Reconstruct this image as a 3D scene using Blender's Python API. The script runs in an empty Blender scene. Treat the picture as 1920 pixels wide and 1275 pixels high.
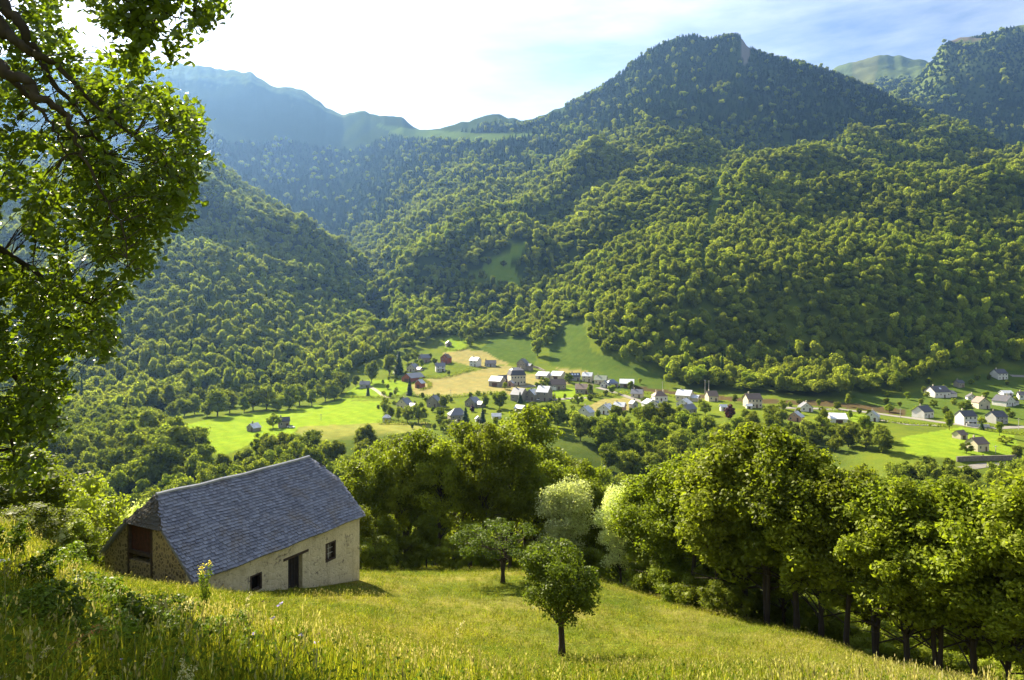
import bpy, math, random
import numpy as np
from mathutils import Vector, Matrix
R = math.radians
F, CX, HY = 1250.0, 960.0, 600.0        # focal length and horizon of the photograph, in its pixels
scene = bpy.context.scene
col = scene.collection
# ---------------------------------------------------------------- camera
cam_data = bpy.data.cameras.new("camera")
cam = bpy.data.objects.new("camera", cam_data); col.objects.link(cam)
cam_data.sensor_width = 36.0
cam_data.lens = 36.0 * F / 1920.0
cam_data.shift_y = -(637.5 - HY) / 1920.0
cam.location = (0, 0, 0); cam.rotation_euler = (R(90), 0, 0)
cam_data.clip_start = 0.05; cam_data.clip_end = 30000
scene.camera = cam
# ---------------------------------------------------------------- light
SUN_EL, SUN_AZ = R(36), R(-36)           # azimuth from +Y towards +X
world = bpy.data.worlds.new("World"); scene.world = world; world.use_nodes = True
nt = world.node_tree; nt.nodes.clear()
out = nt.nodes.new("ShaderNodeOutputWorld"); bg = nt.nodes.new("ShaderNodeBackground")
sky = nt.nodes.new("ShaderNodeTexSky"); sky.sky_type = 'NISHITA'; sky.sun_disc = False
sky.sun_elevation = SUN_EL; sky.sun_rotation = SUN_AZ; sky.altitude = 900
sky.air_density = 1.0; sky.dust_density = 3.5; sky.ozone_density = 2.5
# thin veil of cirrus, brighter than the blue behind it
tc = nt.nodes.new("ShaderNodeTexCoord"); mp = nt.nodes.new("ShaderNodeMapping")
mp.inputs['Scale'].default_value = (1.0, 1.6, 5.0); mp.inputs['Rotation'].default_value = (0, R(25), R(20))
nz = nt.nodes.new("ShaderNodeTexNoise"); nz.inputs['Scale'].default_value = 2.2; nz.inputs['Detail'].default_value = 8; nz.inputs['Roughness'].default_value = .6
rp = nt.nodes.new("ShaderNodeMapRange"); rp.inputs['From Min'].default_value = .34; rp.inputs['From Max'].default_value = .72
rp.inputs['To Min'].default_value = 0.0; rp.inputs['To Max'].default_value = .8
mixc = nt.nodes.new("ShaderNodeMix"); mixc.data_type = 'RGBA'; mixc.inputs['B'].default_value = (9.0, 9.3, 10.0, 1)
nt.links.new(tc.outputs['Generated'], mp.inputs['Vector']); nt.links.new(mp.outputs[0], nz.inputs['Vector'])
nt.links.new(nz.outputs['Fac'], rp.inputs['Value']); nt.links.new(rp.outputs[0], mixc.inputs['Factor'])
nt.links.new(sky.outputs[0], mixc.inputs['A']); nt.links.new(mixc.outputs['Result'], bg.inputs['Color'])
bg.inputs['Strength'].default_value = 0.035
nt.links.new(bg.outputs[0], out.inputs['Surface'])
sl = bpy.data.lights.new("sun", 'SUN'); sl.energy = 5.0; sl.angle = R(0.5); sl.color = (1.0, .89, .68)
sun = bpy.data.objects.new("sun", sl); col.objects.link(sun)
SUN_DIR = Vector((math.sin(SUN_AZ)*math.cos(SUN_EL), math.cos(SUN_AZ)*math.cos(SUN_EL), math.sin(SUN_EL)))
sun.rotation_euler = (-SUN_DIR).to_track_quat('-Z', 'Y').to_euler(); sun.location = (0, 0, 60)
vs = scene.view_settings
vs.view_transform = 'Standard'; vs.look = 'None'; vs.gamma = 1; vs.use_curve_mapping = False
vs.exposure = 2.25
scene.cycles.max_bounces = 8; scene.cycles.diffuse_bounces = 4; scene.cycles.glossy_bounces = 2
scene.cycles.transmission_bounces = 6; scene.cycles.volume_bounces = 0; scene.cycles.transparent_max_bounces = 4
scene.cycles.caustics_reflective = False; scene.cycles.caustics_refractive = False

# ---------------------------------------------------------------- helpers
def mesh_np(name, V, Fc, mat=None, smooth=False, mi=None):
    """mesh from numpy: V (n,3), Fc (m,k) same-size faces or a list of such arrays"""
    me = bpy.data.meshes.new(name)
    fl = Fc if isinstance(Fc, list) else [Fc]
    V = np.asarray(V, dtype=np.float32)
    me.vertices.add(len(V)); me.vertices.foreach_set("co", V.ravel())
    li = np.concatenate([np.asarray(f, dtype=np.int32).ravel() for f in fl])
    tot = np.concatenate([np.full(len(f), f.shape[1], dtype=np.int32) for f in fl])
    st = np.concatenate([[0], np.cumsum(tot)[:-1]]).astype(np.int32)
    me.loops.add(len(li)); me.loops.foreach_set("vertex_index", li)
    me.polygons.add(len(tot)); me.polygons.foreach_set("loop_start", st); me.polygons.foreach_set("loop_total", tot)
    if mat is not None:
        for m in (mat if isinstance(mat, (list, tuple)) else [mat]): me.materials.append(m)
    if mi is not None: me.polygons.foreach_set("material_index", np.asarray(mi, dtype=np.int32))
    me.polygons.foreach_set("use_smooth", np.full(len(tot), smooth, dtype=bool))
    me.update(calc_edges=True); me.validate()
    return me
def add_color(me, rgb, name="Col"):
    a = me.color_attributes.new(name, 'FLOAT_COLOR', 'POINT')
    c = np.ones((len(rgb), 4), dtype=np.float32); c[:, :3] = rgb
    a.data.foreach_set("color", c.ravel())
def link(name, me, parent=None, loc=(0, 0, 0)):
    o = bpy.data.objects.new(name, me); col.objects.link(o); o.location = loc
    if parent is not None: o.parent = parent
    return o
def tag(o, label=None, cat=None, group=None, kind=None):
    if label: o["label"] = label
    if cat: o["category"] = cat
    if group: o["group"] = group
    if kind: o["kind"] = kind
    return o
def empty(name, loc=(0, 0, 0), rz=0.0):
    o = bpy.data.objects.new(name, None); col.objects.link(o)
    o.location = loc; o.rotation_euler = (0, 0, rz); o.empty_display_size = .5
    return o
def at(px, py, d):
    return np.array([(px - CX) / F * d, d, (HY - py) / F * d])
class MB:
    """collects boxes, prisms and tubes; build() links them as ONE mesh"""
    def __init__(s): s.v = []; s.f = []
    def add(s, vs_, fs):
        n = len(s.v); s.v += [tuple(map(float, q)) for q in vs_]; s.f += [tuple(i + n for i in f) for f in fs]; return s
    def box(s, x0, y0, z0, x1, y1, z1):
        return s.add([(x0,y0,z0),(x1,y0,z0),(x1,y1,z0),(x0,y1,z0),(x0,y0,z1),(x1,y0,z1),(x1,y1,z1),(x0,y1,z1)],
                     [(0,3,2,1),(4,5,6,7),(0,1,5,4),(1,2,6,5),(2,3,7,6),(3,0,4,7)])
    def slab(s, pts, t):
        """flat polygon in space with thickness t along its own normal, towards its back"""
        P = [Vector(p) for p in pts]; n = (P[1]-P[0]).cross(P[2]-P[0]).normalized()
        k = len(P); vs_ = P + [p - n*t for p in P]
        return s.add(vs_, [tuple(range(k)), tuple(range(2*k-1, k-1, -1))] + [(i, i+k, (i+1) % k + k, (i+1) % k) for i in range(k)])
    def tube(s, pts, rad, n=6, cap=True):
        pts = [Vector(p) for p in pts]; rad = list(rad) if hasattr(rad, '__len__') else [rad]*len(pts)
        base = len(s.v); t0 = (pts[1]-pts[0]).normalized()
        u = t0.cross(Vector((0.3, 1, 0.2)) if abs(t0.y) < .9 else Vector((1, 0, 0))).normalized()
        for i, p in enumerate(pts):
            t = (pts[min(i+1, len(pts)-1)] - pts[max(i-1, 0)]).normalized()
            u = (u - t*u.dot(t)).normalized(); w = t.cross(u)
            for k in range(n):
                a = 2*math.pi*k/n; s.v.append(tuple(p + (u*math.cos(a) + w*math.sin(a))*rad[i]))
        for i in range(len(pts)-1):
            for k in range(n):
                a = base+i*n+k; b = base+i*n+(k+1) % n; s.f.append((a, b, b+n, a+n))
        if cap:
            s.f.append(tuple(base+k for k in range(n))[::-1]); s.f.append(tuple(base+(len(pts)-1)*n+k for k in range(n)))
        return s
    def mesh(s, name, mat, smooth=False):
        me = bpy.data.meshes.new(name); me.from_pydata(s.v, [], s.f); me.materials.append(mat)
        if smooth: me.polygons.foreach_set("use_smooth", [True]*len(me.polygons))
        me.update(); return me
    def build(s, name, mat, parent=None, smooth=False, loc=(0, 0, 0)):
        return link(name, s.mesh(name, mat, smooth), parent, loc)

# value noise ------------------------------------------------------------
def _hash(ix, iy, seed):
    h = (ix.astype(np.int64)*374761393 + iy.astype(np.int64)*668265263 + seed*974634777) & 0x7fffffff
    h = ((h ^ (h >> 13))*1274126177) & 0x7fffffff
    h = h ^ (h >> 16)
    return (h & 0xffff)/65535.0
def vnoise(x, y, seed=0):
    x = np.asarray(x, float); y = np.asarray(y, float)
    ix = np.floor(x); iy = np.floor(y); fx = x-ix; fy = y-iy
    fx = fx*fx*fx*(fx*(fx*6-15)+10); fy = fy*fy*fy*(fy*(fy*6-15)+10)
    a = _hash(ix, iy, seed); b = _hash(ix+1, iy, seed); c = _hash(ix, iy+1, seed); d = _hash(ix+1, iy+1, seed)
    return (a*(1-fx)+b*fx)*(1-fy) + (c*(1-fx)+d*fx)*fy
def fbm(x, y, seed=0, octv=4, ridged=False):
    t = 0; amp = 1; s_ = 0
    for o in range(octv):
        n = vnoise(x*2**o, y*2**o, seed+o*17)
        if ridged: n = 1-np.abs(2*n-1)
        t = t + n*amp; s_ += amp; amp *= .5
    return t/s_
def inpoly(px, py, poly):
    px = np.asarray(px, float); py = np.asarray(py, float); c = np.zeros(px.shape, bool)
    n = len(poly)
    for i in range(n):
        x0, y0 = poly[i]; x1, y1 = poly[(i+1) % n]
        if y0 == y1: continue
        m = ((y0 > py) != (y1 > py)) & (px < (x1-x0)*(py-y0)/(y1-y0)+x0)
        c ^= m
    return c
def sstep(a, b, x):
    t = np.clip((x-a)/(b-a), 0, 1); return t*t*(3-2*t)
def smooth1(A, sig, axis):
    if sig <= 0: return A
    r = int(3*sig)+1; k = np.exp(-.5*(np.arange(-r, r+1)/sig)**2); k /= k.sum()
    pad = [(0, 0)]*A.ndim; pad[axis] = (r, r); B = np.pad(A, pad, mode='edge')
    o = np.zeros_like(A)
    for i, w in enumerate(k):
        sl_ = [slice(None)]*A.ndim; sl_[axis] = slice(i, i+A.shape[axis]); o += w*B[tuple(sl_)]
    return o

# ---------------------------------------------------------------- node materials
def new_mat(name):
    m = bpy.data.materials.new(name); m.use_nodes = True; n = m.node_tree; n.nodes.clear()
    o = n.nodes.new("ShaderNodeOutputMaterial"); return m, n, o
def nd(n, t, **kw):
    x = n.nodes.new(t)
    for k, v in kw.items():
        if k.startswith('i_'): x.inputs[k[2:].replace('_', ' ')].default_value = v
        else: setattr(x, k, v)
    return x
def mixrgb(n, a, b, fac, blend='MIX'):
    m = n.nodes.new("ShaderNodeMix"); m.data_type = 'RGBA'; m.blend_type = blend
    for key, v in (('A', a), ('B', b), ('Factor', fac)):
        if isinstance(v, (int, float)): m.inputs[key].default_value = v
        elif isinstance(v, (tuple, list)): m.inputs[key].default_value = (*v, 1) if len(v) == 3 else v
        else: n.links.new(v, m.inputs[key])
    return m.outputs['Result']
def noise(n, scale, detail=4, rough=.6, vec=None, kind='Fac'):
    x = n.nodes.new("ShaderNodeTexNoise"); x.inputs['Scale'].default_value = scale; x.inputs['Detail'].default_value = detail; x.inputs['Roughness'].default_value = rough
    if vec is not None: n.links.new(vec, x.inputs['Vector'])
    return x.outputs[kind]
def mrange(n, v, a, b, c=0., d=1.):
    x = n.nodes.new("ShaderNodeMapRange"); n.links.new(v, x.inputs['Value'])
    for k, q in (('From Min', a), ('From Max', b), ('To Min', c), ('To Max', d)): x.inputs[k].default_value = q
    return x.outputs[0]
def leaf_mat(name, c1, c2, c3=None, trans=.35, tcol=None, rough=.5, spec=.3, wscale=.02):
    """foliage: two greens mixed per tree, a slower drift over the ground, light passing through the leaves"""
    m, n, o = new_mat(name)
    oi = nd(n, "ShaderNodeObjectInfo"); geo = nd(n, "ShaderNodeNewGeometry")
    base = mixrgb(n, c1, c2, oi.outputs['Random'])
    w = mrange(n, noise(n, wscale, 3, .5, geo.outputs['Position']), .35, .65)
    base = mixrgb(n, base, c3 or c2, mrange(n, w, 0, 1, 0, .5))
    wn = nd(n, 'ShaderNodeTexWhiteNoise', noise_dimensions='1D'); n.links.new(oi.outputs['Random'], wn.inputs['W'])
    isl0 = nd(n, 'ShaderNodeMath', operation='MULTIPLY'); n.links.new(mrange(n, geo.outputs['Random Per Island'], 0, 1, .75, 1.3), isl0.inputs[0]); n.links.new(mrange(n, wn.outputs['Value'], 0, 1, .68, 1.32), isl0.inputs[1]); isl = isl0.outputs[0]
    hs = nd(n, "ShaderNodeHueSaturation"); n.links.new(base, hs.inputs['Color']); n.links.new(isl, hs.inputs['Value'])
    p = nd(n, "ShaderNodeBsdfPrincipled"); p.inputs['Roughness'].default_value = rough
    p.inputs['Specular IOR Level'].default_value = spec
    n.links.new(hs.outputs[0], p.inputs['Base Color'])
    t = nd(n, "ShaderNodeBsdfTranslucent"); k = tcol or (1.25, 1.3, .55)
    n.links.new(mixrgb(n, hs.outputs[0], k, 1.0, 'MULTIPLY'), t.inputs['Color'])
    mx = nd(n, "ShaderNodeMixShader"); mx.inputs[0].default_value = trans
    n.links.new(p.outputs[0], mx.inputs[1]); n.links.new(t.outputs[0], mx.inputs[2]); n.links.new(mx.outputs[0], o.inputs['Surface'])
    return m
def simple_mat(name, c, rough=.8, c2=None, scale=1.0, spec=.3, bump=0., lo=.35, hi=.65, detail=6, metal=0):
    m, n, o = new_mat(name); p = nd(n, "ShaderNodeBsdfPrincipled"); p.inputs['Roughness'].default_value = rough
    p.inputs['Specular IOR Level'].default_value = spec; p.inputs['Metallic'].default_value = metal
    tcn = nd(n, "ShaderNodeTexCoord"); f = noise(n, scale, detail, .65, tcn.outputs['Object'])
    n.links.new(mixrgb(n, c, c2 or tuple(x*.65 for x in c), mrange(n, f, lo, hi)), p.inputs['Base Color'])
    if bump:
        b = nd(n, "ShaderNodeBump"); b.inputs['Strength'].default_value = bump; b.inputs['Distance'].default_value = .03
        n.links.new(f, b.inputs['Height']); n.links.new(b.outputs[0], p.inputs['Normal'])
    n.links.new(p.outputs[0], o.inputs['Surface']); return m
# ================================================================= TERRAIN
# one height field, laid out fan-wise from the place where the photographer stood: each column is a bearing,
# given as (distance, height) near by and as (distance, line of sight) far off
def Z(*dz): return [(d, HY - F*z/d) for d, z in dz]
COLS = {
 -500: Z((.7,-1.25),(2,-1.2),(5,-1.2),(10,-2),(18,-4.5),(26,-9),(40,-18),(60,-28),(100,-45),(160,-66),(220,-78)) + [(300,850),(450,775),(600,660),(900,430),(1200,330),(1600,300),(2300,200),(3300,90),(3600,100),(5500,300)],
 0:    Z((.7,-1.5),(2,-1.6),(3.5,-1.95),(6,-2.6),(10,-3.7),(16,-5.1),(20,-6.0),(24,-8),(30,-11.2),(45,-20),(60,-28),(100,-45),(160,-66),(220,-78),(270,-74)) + [(320,830),(450,775),(490,765),(540,710),(600,622),(665,550),(770,475),(920,400),(1100,330),(1200,315),(1300,325),(1600,320),(2200,220),(3000,130),(3500,100),(4000,140),(5500,300)],
 200:  Z((.7,-1.6),(2,-1.75),(4,-2.15),(8,-3.6),(14,-5.95),(19.5,-7.65),(26,-10.3),(33.6,-12.9),(45,-19.5),(60,-27),(100,-45),(160,-66),(215,-76),(260,-70)) + [(300,858),(380,805),(450,772),(490,760),(540,705),(600,618),(665,548),(770,475),(920,405),(1100,335),(1200,318),(1350,335),(1700,320),(2200,240),(2900,155),(3400,112),(3900,150),(5500,300)],
 300:  Z((.7,-1.65),(2,-1.85),(4.5,-2.4),(9,-4.15),(15,-6.55),(22,-8.95),(27,-10.7),(33.6,-13),(45,-19),(60,-26),(100,-44),(160,-66),(215,-76),(260,-68)) + [(300,848),(380,800),(450,768),(490,757),(540,700),(600,615),(665,545),(770,478),(900,415),(1150,338),(1200,330),(1400,350),(1700,325),(2300,240),(2900,160),(3300,122),(3900,160),(5500,300)],
 400:  Z((.7,-1.65),(2,-1.9),(4.5,-2.5),(10,-4.7),(16,-7.05),(22,-9.2),(27,-11.0),(31,-12.6),(36,-14.3),(45,-18),(60,-25),(100,-43),(160,-65),(210,-74),(245,-68)) + [(290,845),(380,794),(460,762),(490,755),(540,700),(600,615),(665,545),(760,482),(900,415),(1100,345),(1150,330),(1350,360),(1550,375),(2000,300),(2600,205),(3100,145),(3300,130),(3900,170),(5500,300)],
 500:  Z((.7,-1.65),(2,-1.95),(5,-2.8),(10,-4.8),(18,-8.0),(25,-10.8),(31,-12.8),(36,-14.2),(45,-17.5),(60,-23.5),(100,-42),(160,-64),(205,-72),(240,-66)) + [(290,842),(380,792),(480,757),(530,745),(580,690),(640,610),(720,540),(840,465),(1000,385),(1150,410),(1400,430),(1900,340),(2500,245),(3000,178),(3200,163),(3800,210),(5500,330)],
 600:  Z((.7,-1.65),(2,-2.0),(5,-2.9),(10,-5.0),(18,-8.4),(27,-11.8),(35,-14.1),(40,-15.5),(50,-19),(60,-22.8),(100,-41),(160,-64),(205,-72),(240,-66)) + [(290,842),(330,820),(380,790),(470,757),(560,712),(720,602),(880,492),(950,456),(1100,480),(1300,480),(1600,430),(2000,350),(2500,275),(3000,205),(3100,190),(3600,240),(5500,350)],
 680:  Z((.7,-1.65),(2,-2.0),(5,-2.95),(10,-5.05),(20,-9.3),(30,-12.9),(39.5,-15.15),(50,-18.8),(60,-22.4),(100,-40),(160,-63),(205,-72),(240,-66)) + [(290,835),(330,812),(380,786),(460,745),(540,705),(640,655),(740,600),(850,530),(950,530),(1100,498),(1200,470),(1500,430),(1800,380),(2300,300),(2800,230),(3000,212),(3500,260),(5500,360)],
 750:  Z((.7,-1.65),(2,-2.0),(5,-2.95),(10,-5.2),(20,-9.8),(30,-13.2),(40,-15.9),(50,-18.8),(60,-22.2),(100,-39),(160,-63),(210,-72),(250,-66)) + [(290,835),(350,800),(450,745),(540,700),(620,665),(700,630),(760,605),(850,575),(950,525),(1100,455),(1300,395),(1600,340),(2000,300),(2500,245),(2800,216),(3400,260),(5500,370)],
 820:  Z((.7,-1.65),(2,-2.0),(5,-2.95),(10,-5.3),(20,-10.0),(30,-13.4),(40,-16.1),(50,-19),(60,-22.2),(100,-39),(160,-63),(210,-72),(260,-66)) + [(300,832),(350,800),(450,742),(540,692),(620,655),(680,634),(760,590),(850,545),(950,485),(1100,420),(1300,360),(1600,305),(2000,275),(2400,252),(2650,240),(3200,280),(5500,380)],
 900: Z((.7,-1.65),(2,-2.0),(5,-2.95),(10,-5.5),(16,-8.4),(23,-11.2),(30,-13.6),(42,-16.45),(52,-19.4),(62,-23.3),(100,-39),(160,-63),(210,-72),(260,-66)) + [(300,832),(350,798),(420,752),(480,718),(540,690),(600,664),(650,642),(700,610),(800,550),(900,483),(1050,415),(1250,335),(1500,285),(2000,250),(2300,230),(2600,220),(3200,280),(5500,380)],
 1000: Z((.7,-1.65),(2,-2.0),(5,-2.95),(8,-4.5),(12,-6.65),(16,-8.5),(23,-11.55),(30,-13.8),(36,-15.3),(42,-16.4),(52,-19.5),(62,-23.5),(65,-25),(100,-40),(160,-64),(210,-73),(260,-67)) + [(300,832),(350,796),(420,750),(480,716),(540,690),(600,662),(640,640),(700,600),(800,535),(950,460),(1100,392),(1300,325),(1600,262),(1900,236),(2200,222),(2600,240),(5500,380)],
 1060: Z((.7,-1.65),(2,-2.0),(5,-3.0),(8,-4.5),(12,-6.7),(16,-8.6),(23,-11.65),(30,-13.95),(36,-15.4),(42,-16.7),(52,-19.7),(62,-24.5),(65,-26),(100,-41),(160,-65),(210,-74),(260,-68)) + [(300,834),(350,796),(420,752),(480,718),(540,690),(600,645),(640,612),(680,590),(750,550),(900,470),(1050,405),(1250,330),(1500,262),(1800,210),(2050,190),(2400,220),(5500,380)],
 1130: Z((.7,-1.65),(2,-2.0),(5,-3.0),(8,-4.5),(12,-6.7),(16,-8.65),(25,-12.5),(35,-15.3),(45,-18.0),(52,-20),(62,-25),(70,-30),(100,-43),(160,-66),(210,-76),(270,-69)) + [(310,834),(350,797),(420,755),(480,722),(540,688),(590,640),(640,588),(720,520),(860,455),(1000,402),(1200,335),(1480,245),(1750,172),(1850,160),(2200,200),(5500,380)],
 1200: Z((.7,-1.65),(2,-2.0),(5,-3.05),(10,-5.35),(16,-8.5),(25,-12.4),(35,-15.7),(45,-18.6),(52,-21),(62,-26),(70,-32),(100,-45),(160,-67),(210,-78),(280,-70)) + [(320,834),(360,794),(420,757),(480,725),(530,698),(580,630),(630,568),(700,510),(840,445),(1000,392),(1200,325),(1470,220),(1750,120),(1850,106),(2200,160),(5500,380)],
 1290: Z((.7,-1.65),(2,-2.0),(5,-3.05),(10,-5.4),(16,-8.5),(25,-12.5),(35,-15.9),(42,-18),(50,-21.5),(60,-27),(70,-34),(100,-47),(160,-68),(210,-78),(280,-70)) + [(320,832),(360,792),(420,758),(480,730),(530,690),(580,622),(630,560),(700,505),(830,440),(980,388),(1180,325),(1400,243),(1650,143),(1860,68),(2200,130),(5500,380)],
 1400: Z((.7,-1.65),(2,-2.05),(5,-3.1),(10,-5.5),(16,-8.7),(25,-12.8),(33,-15.6),(38,-17.1),(45,-20.5),(58,-28),(70,-36),(100,-50),(160,-70),(220,-79),(280,-70)) + [(320,832),(360,790),(410,762),(460,735),(510,710),(570,632),(630,555),(700,500),(820,437),(970,383),(1160,325),(1400,250),(1650,160),(1870,72),(2200,130),(5500,380)],
 1500: Z((.7,-1.65),(2,-2.05),(5,-3.1),(10,-5.5),(18,-9.6),(25,-12.6),(33,-15.6),(37,-17.2),(44,-21),(58,-29.5),(70,-37),(100,-52),(160,-71),(220,-79),(280,-71)) + [(320,832),(370,785),(420,758),(470,733),(520,705),(575,630),(635,552),(700,500),(820,437),(970,383),(1160,325),(1380,262),(1620,184),(1850,118),(2300,180),(3300,220),(5500,380)],
 1600: Z((.7,-1.65),(2,-2.05),(5,-3.15),(10,-5.6),(18,-9.6),(25,-12.9),(31,-15.4),(36,-18),(44,-22.5),(58,-32),(70,-40),(100,-55),(160,-72),(210,-76),(260,-68)) + [(300,840),(370,787),(430,760),(480,733),(530,700),(585,628),(645,552),(710,500),(830,437),(970,383),(1160,325),(1370,265),(1590,204),(1800,152),(2200,210),(3000,180),(3800,112),(4300,150),(5500,300)],
 1700: Z((.7,-1.65),(2,-2.05),(5,-3.15),(10,-5.65),(18,-9.7),(23,-12.1),(28,-14.8),(34,-18.4),(44,-24.5),(58,-34.5),(70,-43),(100,-58),(150,-70),(200,-73),(240,-66)) + [(280,860),(320,822),(370,793),(430,762),(500,718),(555,675),(600,625),(660,552),(725,498),(840,437),(980,383),(1160,328),(1340,280),(1530,232),(1700,202),(1950,240),(2500,190),(3200,140),(3700,110),(4300,150),(5500,300)],
 1800: Z((.7,-1.65),(2,-2.1),(5,-3.2),(10,-5.7),(18,-9.9),(22,-12),(27,-15),(34,-19.3),(44,-26),(58,-36.5),(70,-45),(100,-59),(150,-70),(200,-72),(240,-67)) + [(280,862),(320,825),(370,793),(430,762),(480,728),(540,692),(590,655),(650,575),(715,508),(830,445),(980,388),(1160,332),(1350,278),(1520,240),(1600,235),(1850,260),(2200,190),(2500,100),(2700,80),(3200,140),(5500,300)],
 1920: Z((.7,-1.65),(2,-2.1),(5,-3.25),(10,-5.75),(18,-10.2),(25,-14.2),(33,-19),(42,-25.5),(55,-36),(70,-46),(100,-59),(150,-70),(200,-72),(240,-67)) + [(290,862),(340,818),(400,778),(450,748),(500,722),(560,695),(610,640),(670,570),(740,508),(850,450),(1000,398),(1200,342),(1400,305),(1500,294),(1700,320),(2000,230),(2300,120),(2500,62),(2700,55),(3200,120),(5500,300)],
 2400: Z((.7,-1.65),(2,-2.15),(5,-3.4),(10,-6.1),(18,-11),(25,-15.6),(33,-21),(42,-28),(55,-38),(70,-48),(100,-60),(150,-70),(200,-72),(240,-67)) + [(290,862),(400,790),(500,720),(600,640),(750,560),(900,500),(1100,440),(1300,400),(1500,380),(1800,250),(2300,60),(2600,40),(3200,120),(5500,300)],
}
NR = 1000
S = np.linspace(math.log(.7), math.log(5500), NR); D = np.exp(S)
inner = np.arange(-560, 2500, 4.0)
PX = np.concatenate([[-9000, -5000, -3000, -2000, -1400, -1000, -800, -680], inner, [2620, 2800, 3200, 3800, 5000, 7000, 11000]])
def nearer(d, px):
    if 505 < d < 1300:
        w = min(1, max(0, (px-1080)/110)); return d*(1-w)+w*float(np.interp(d, [505, 580, 640, 710, 830, 970, 1160, 1300], [505, 545, 580, 618, 765, 940, 1150, 1300]))
    k = 1-.45*min(1, max(0, (1150-px)/300)); return d if d < 1500 or d > 5000 else 1500+(d-1500)*k
keys = sorted(COLS)
tab = np.array([np.interp(S, [math.log(nearer(d, k)) for d, _ in COLS[k]], [y for _, y in COLS[k]]) for k in keys])
far = (S > math.log(450))
tab_s = smooth1(tab, 4, 1); tab_n = smooth1(tab, 7, 1)
tab = np.where(far[None], tab_s, tab_n)
PY = np.array([np.interp(PX, keys, tab[:, i]) for i in range(NR)])          # rows: distance, columns: bearing
i0 = 8; i1 = i0+len(inner)
PY[:, i0:i1] = smooth1(PY[:, i0:i1], 9, 1)
DD = D[:, None]*np.ones((1, len(PX))); PXX = np.ones((NR, 1))*PX[None]
XX = (PXX-CX)/F*DD
# mountain relief: spurs and gullies
mt = sstep(560, 900, DD)*(1-sstep(4500, 5200, DD))
a_ = R(38); u_ = XX*math.cos(a_)+DD*math.sin(a_); v_ = -XX*math.sin(a_)+DD*math.cos(a_)
wx = (fbm(XX/260, DD/260, 5, 3)-.5)*160
rel = (fbm((v_+wx)/230, (u_+wx)/620, 11, 4, True)-.5)*np.clip(.14*DD, 0, 230)*1.0
rel += (fbm(XX/110, DD/110, 31, 3)-.5)*np.clip(.065*DD, 0, 80)
rel += (fbm(XX/330+3, DD/95+XX/900, 51, 3, True)-.5)*46*sstep(600, 700, DD)*(1-sstep(1250, 1500, DD))
rel *= 1-.65*sstep(1050, 1500, DD)*(PXX < 1950)
rel *= 1-.55*(1-sstep(960, 1100, PXX))*sstep(900, 1100, DD)
ZZ = (HY-PY)/F*DD + rel*mt
# valley floor and near ground: gentle unevenness
vf = sstep(3, 12, DD)*(1-sstep(60, 90, DD))
ZZ += (fbm(XX/5, DD/5, 3, 3)-.5)*.22*vf + (fbm(XX/1.2, DD/1.2, 4, 2)-.5)*.05*(1-sstep(30, 60, DD))
ZZ += (fbm(XX/45, DD/45, 8, 3)-.5)*2.2*sstep(270, 330, DD)*(1-sstep(600, 700, DD))
PY = HY - F*ZZ/DD
# skylines
def fix_ridge(pts, hw=.10, canopy=0.0, dip=0.0, jag=3.0):
    p = np.array([(a, b, nearer(c, a)) for a, b, c in pts], float); m = np.where((PX >= p[0, 0]) & (PX <= p[-1, 0]))[0]
    for j in m:
        t = np.interp(PX[j], p[:, 0], p[:, 1]); dc = np.interp(PX[j], p[:, 0], p[:, 2])
        t += canopy*F/dc
        t += (vnoise(PX[j]/9.0, 3.3, 77)-.5)*min(jag, 4)+(fbm(PX[j]/26.0, 1.3, 78, 3, True)-.5)*max(0, jag-3)
        e = min(1, (PX[j]-p[0, 0])/40, (p[-1, 0]-PX[j])/40)
        w = np.abs(S-math.log(dc)) < .12
        cur = PY[w, j].min()
        g = np.exp(-.5*((S-math.log(dc))/hw)**2)
        PY[:, j] += (t-cur)*g*max(e, 0)
        back = (S > math.log(dc)+.10) & (S < math.log(dc)+.22)
        PY[back, j] = np.maximum(PY[back, j], t+6)
        if dip: PY[:, j] += dip*max(e, 0)*np.exp(-.5*((S-math.log(dc)-.24)/.09)**2)
fix_ridge([(-560,120,3500),(0,100,3500),(150,125,3450),(230,108,3400),(268,100,3350),(300,112,3300),(350,120,3300),(400,125,3300),(470,132,3250),(500,152,3200),(520,163,3150),(560,166,3120),(600,188,3080),(622,208,3050),
           (640,214,3020),(660,207,3000),(690,207,3000),(705,213,2950),(730,218,2900),(748,214,2850),(770,228,2780),(790,240,2720),(820,238,2650),(850,234,2620),(880,228,2600),(900,215,2550),(925,212,2500),(950,217,2450),(985,223,2350),(1010,216,2300),(1040,204,2200),(1070,186,2100),(1100,172,2000)], jag=17)
fix_ridge([(1040,215,1950),(1090,182,1850),(1130,157,1850),(1160,138,1850),(1200,103,1850),(1240,76,1860),(1270,64,1860),(1300,63,1870),(1330,70,1870),(1345,67,1870),(1380,63,1870),(1392,66,1870),(1400,82,1870),(1420,96,1860),(1450,104,1860),(1500,115,1850),(1550,129,1830),(1600,147,1800),(1640,164,1760),(1700,194,1700),(1760,214,1650),(1800,226,1600),(1850,250,1550),(1900,277,1500),(1920,288,1500),(2000,330,1500),(2150,380,1500)], canopy=8)
fix_ridge([(1520,135,3800),(1560,126,3800),(1600,115,3800),(1650,100,3800),(1675,104,3800),(1690,102,3800),(1715,114,3700),(1740,105,3700),(1765,95,3600)], jag=8)
fix_ridge([(1690,190,2450),(1720,150,2450),(1745,118,2500),(1770,80,2550),(1800,70,2600),(1830,66,2600),(1860,62,2600),(1890,52,2550),(1920,46,2500),(2100,30,2450),(2450,40,2450)])
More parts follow.
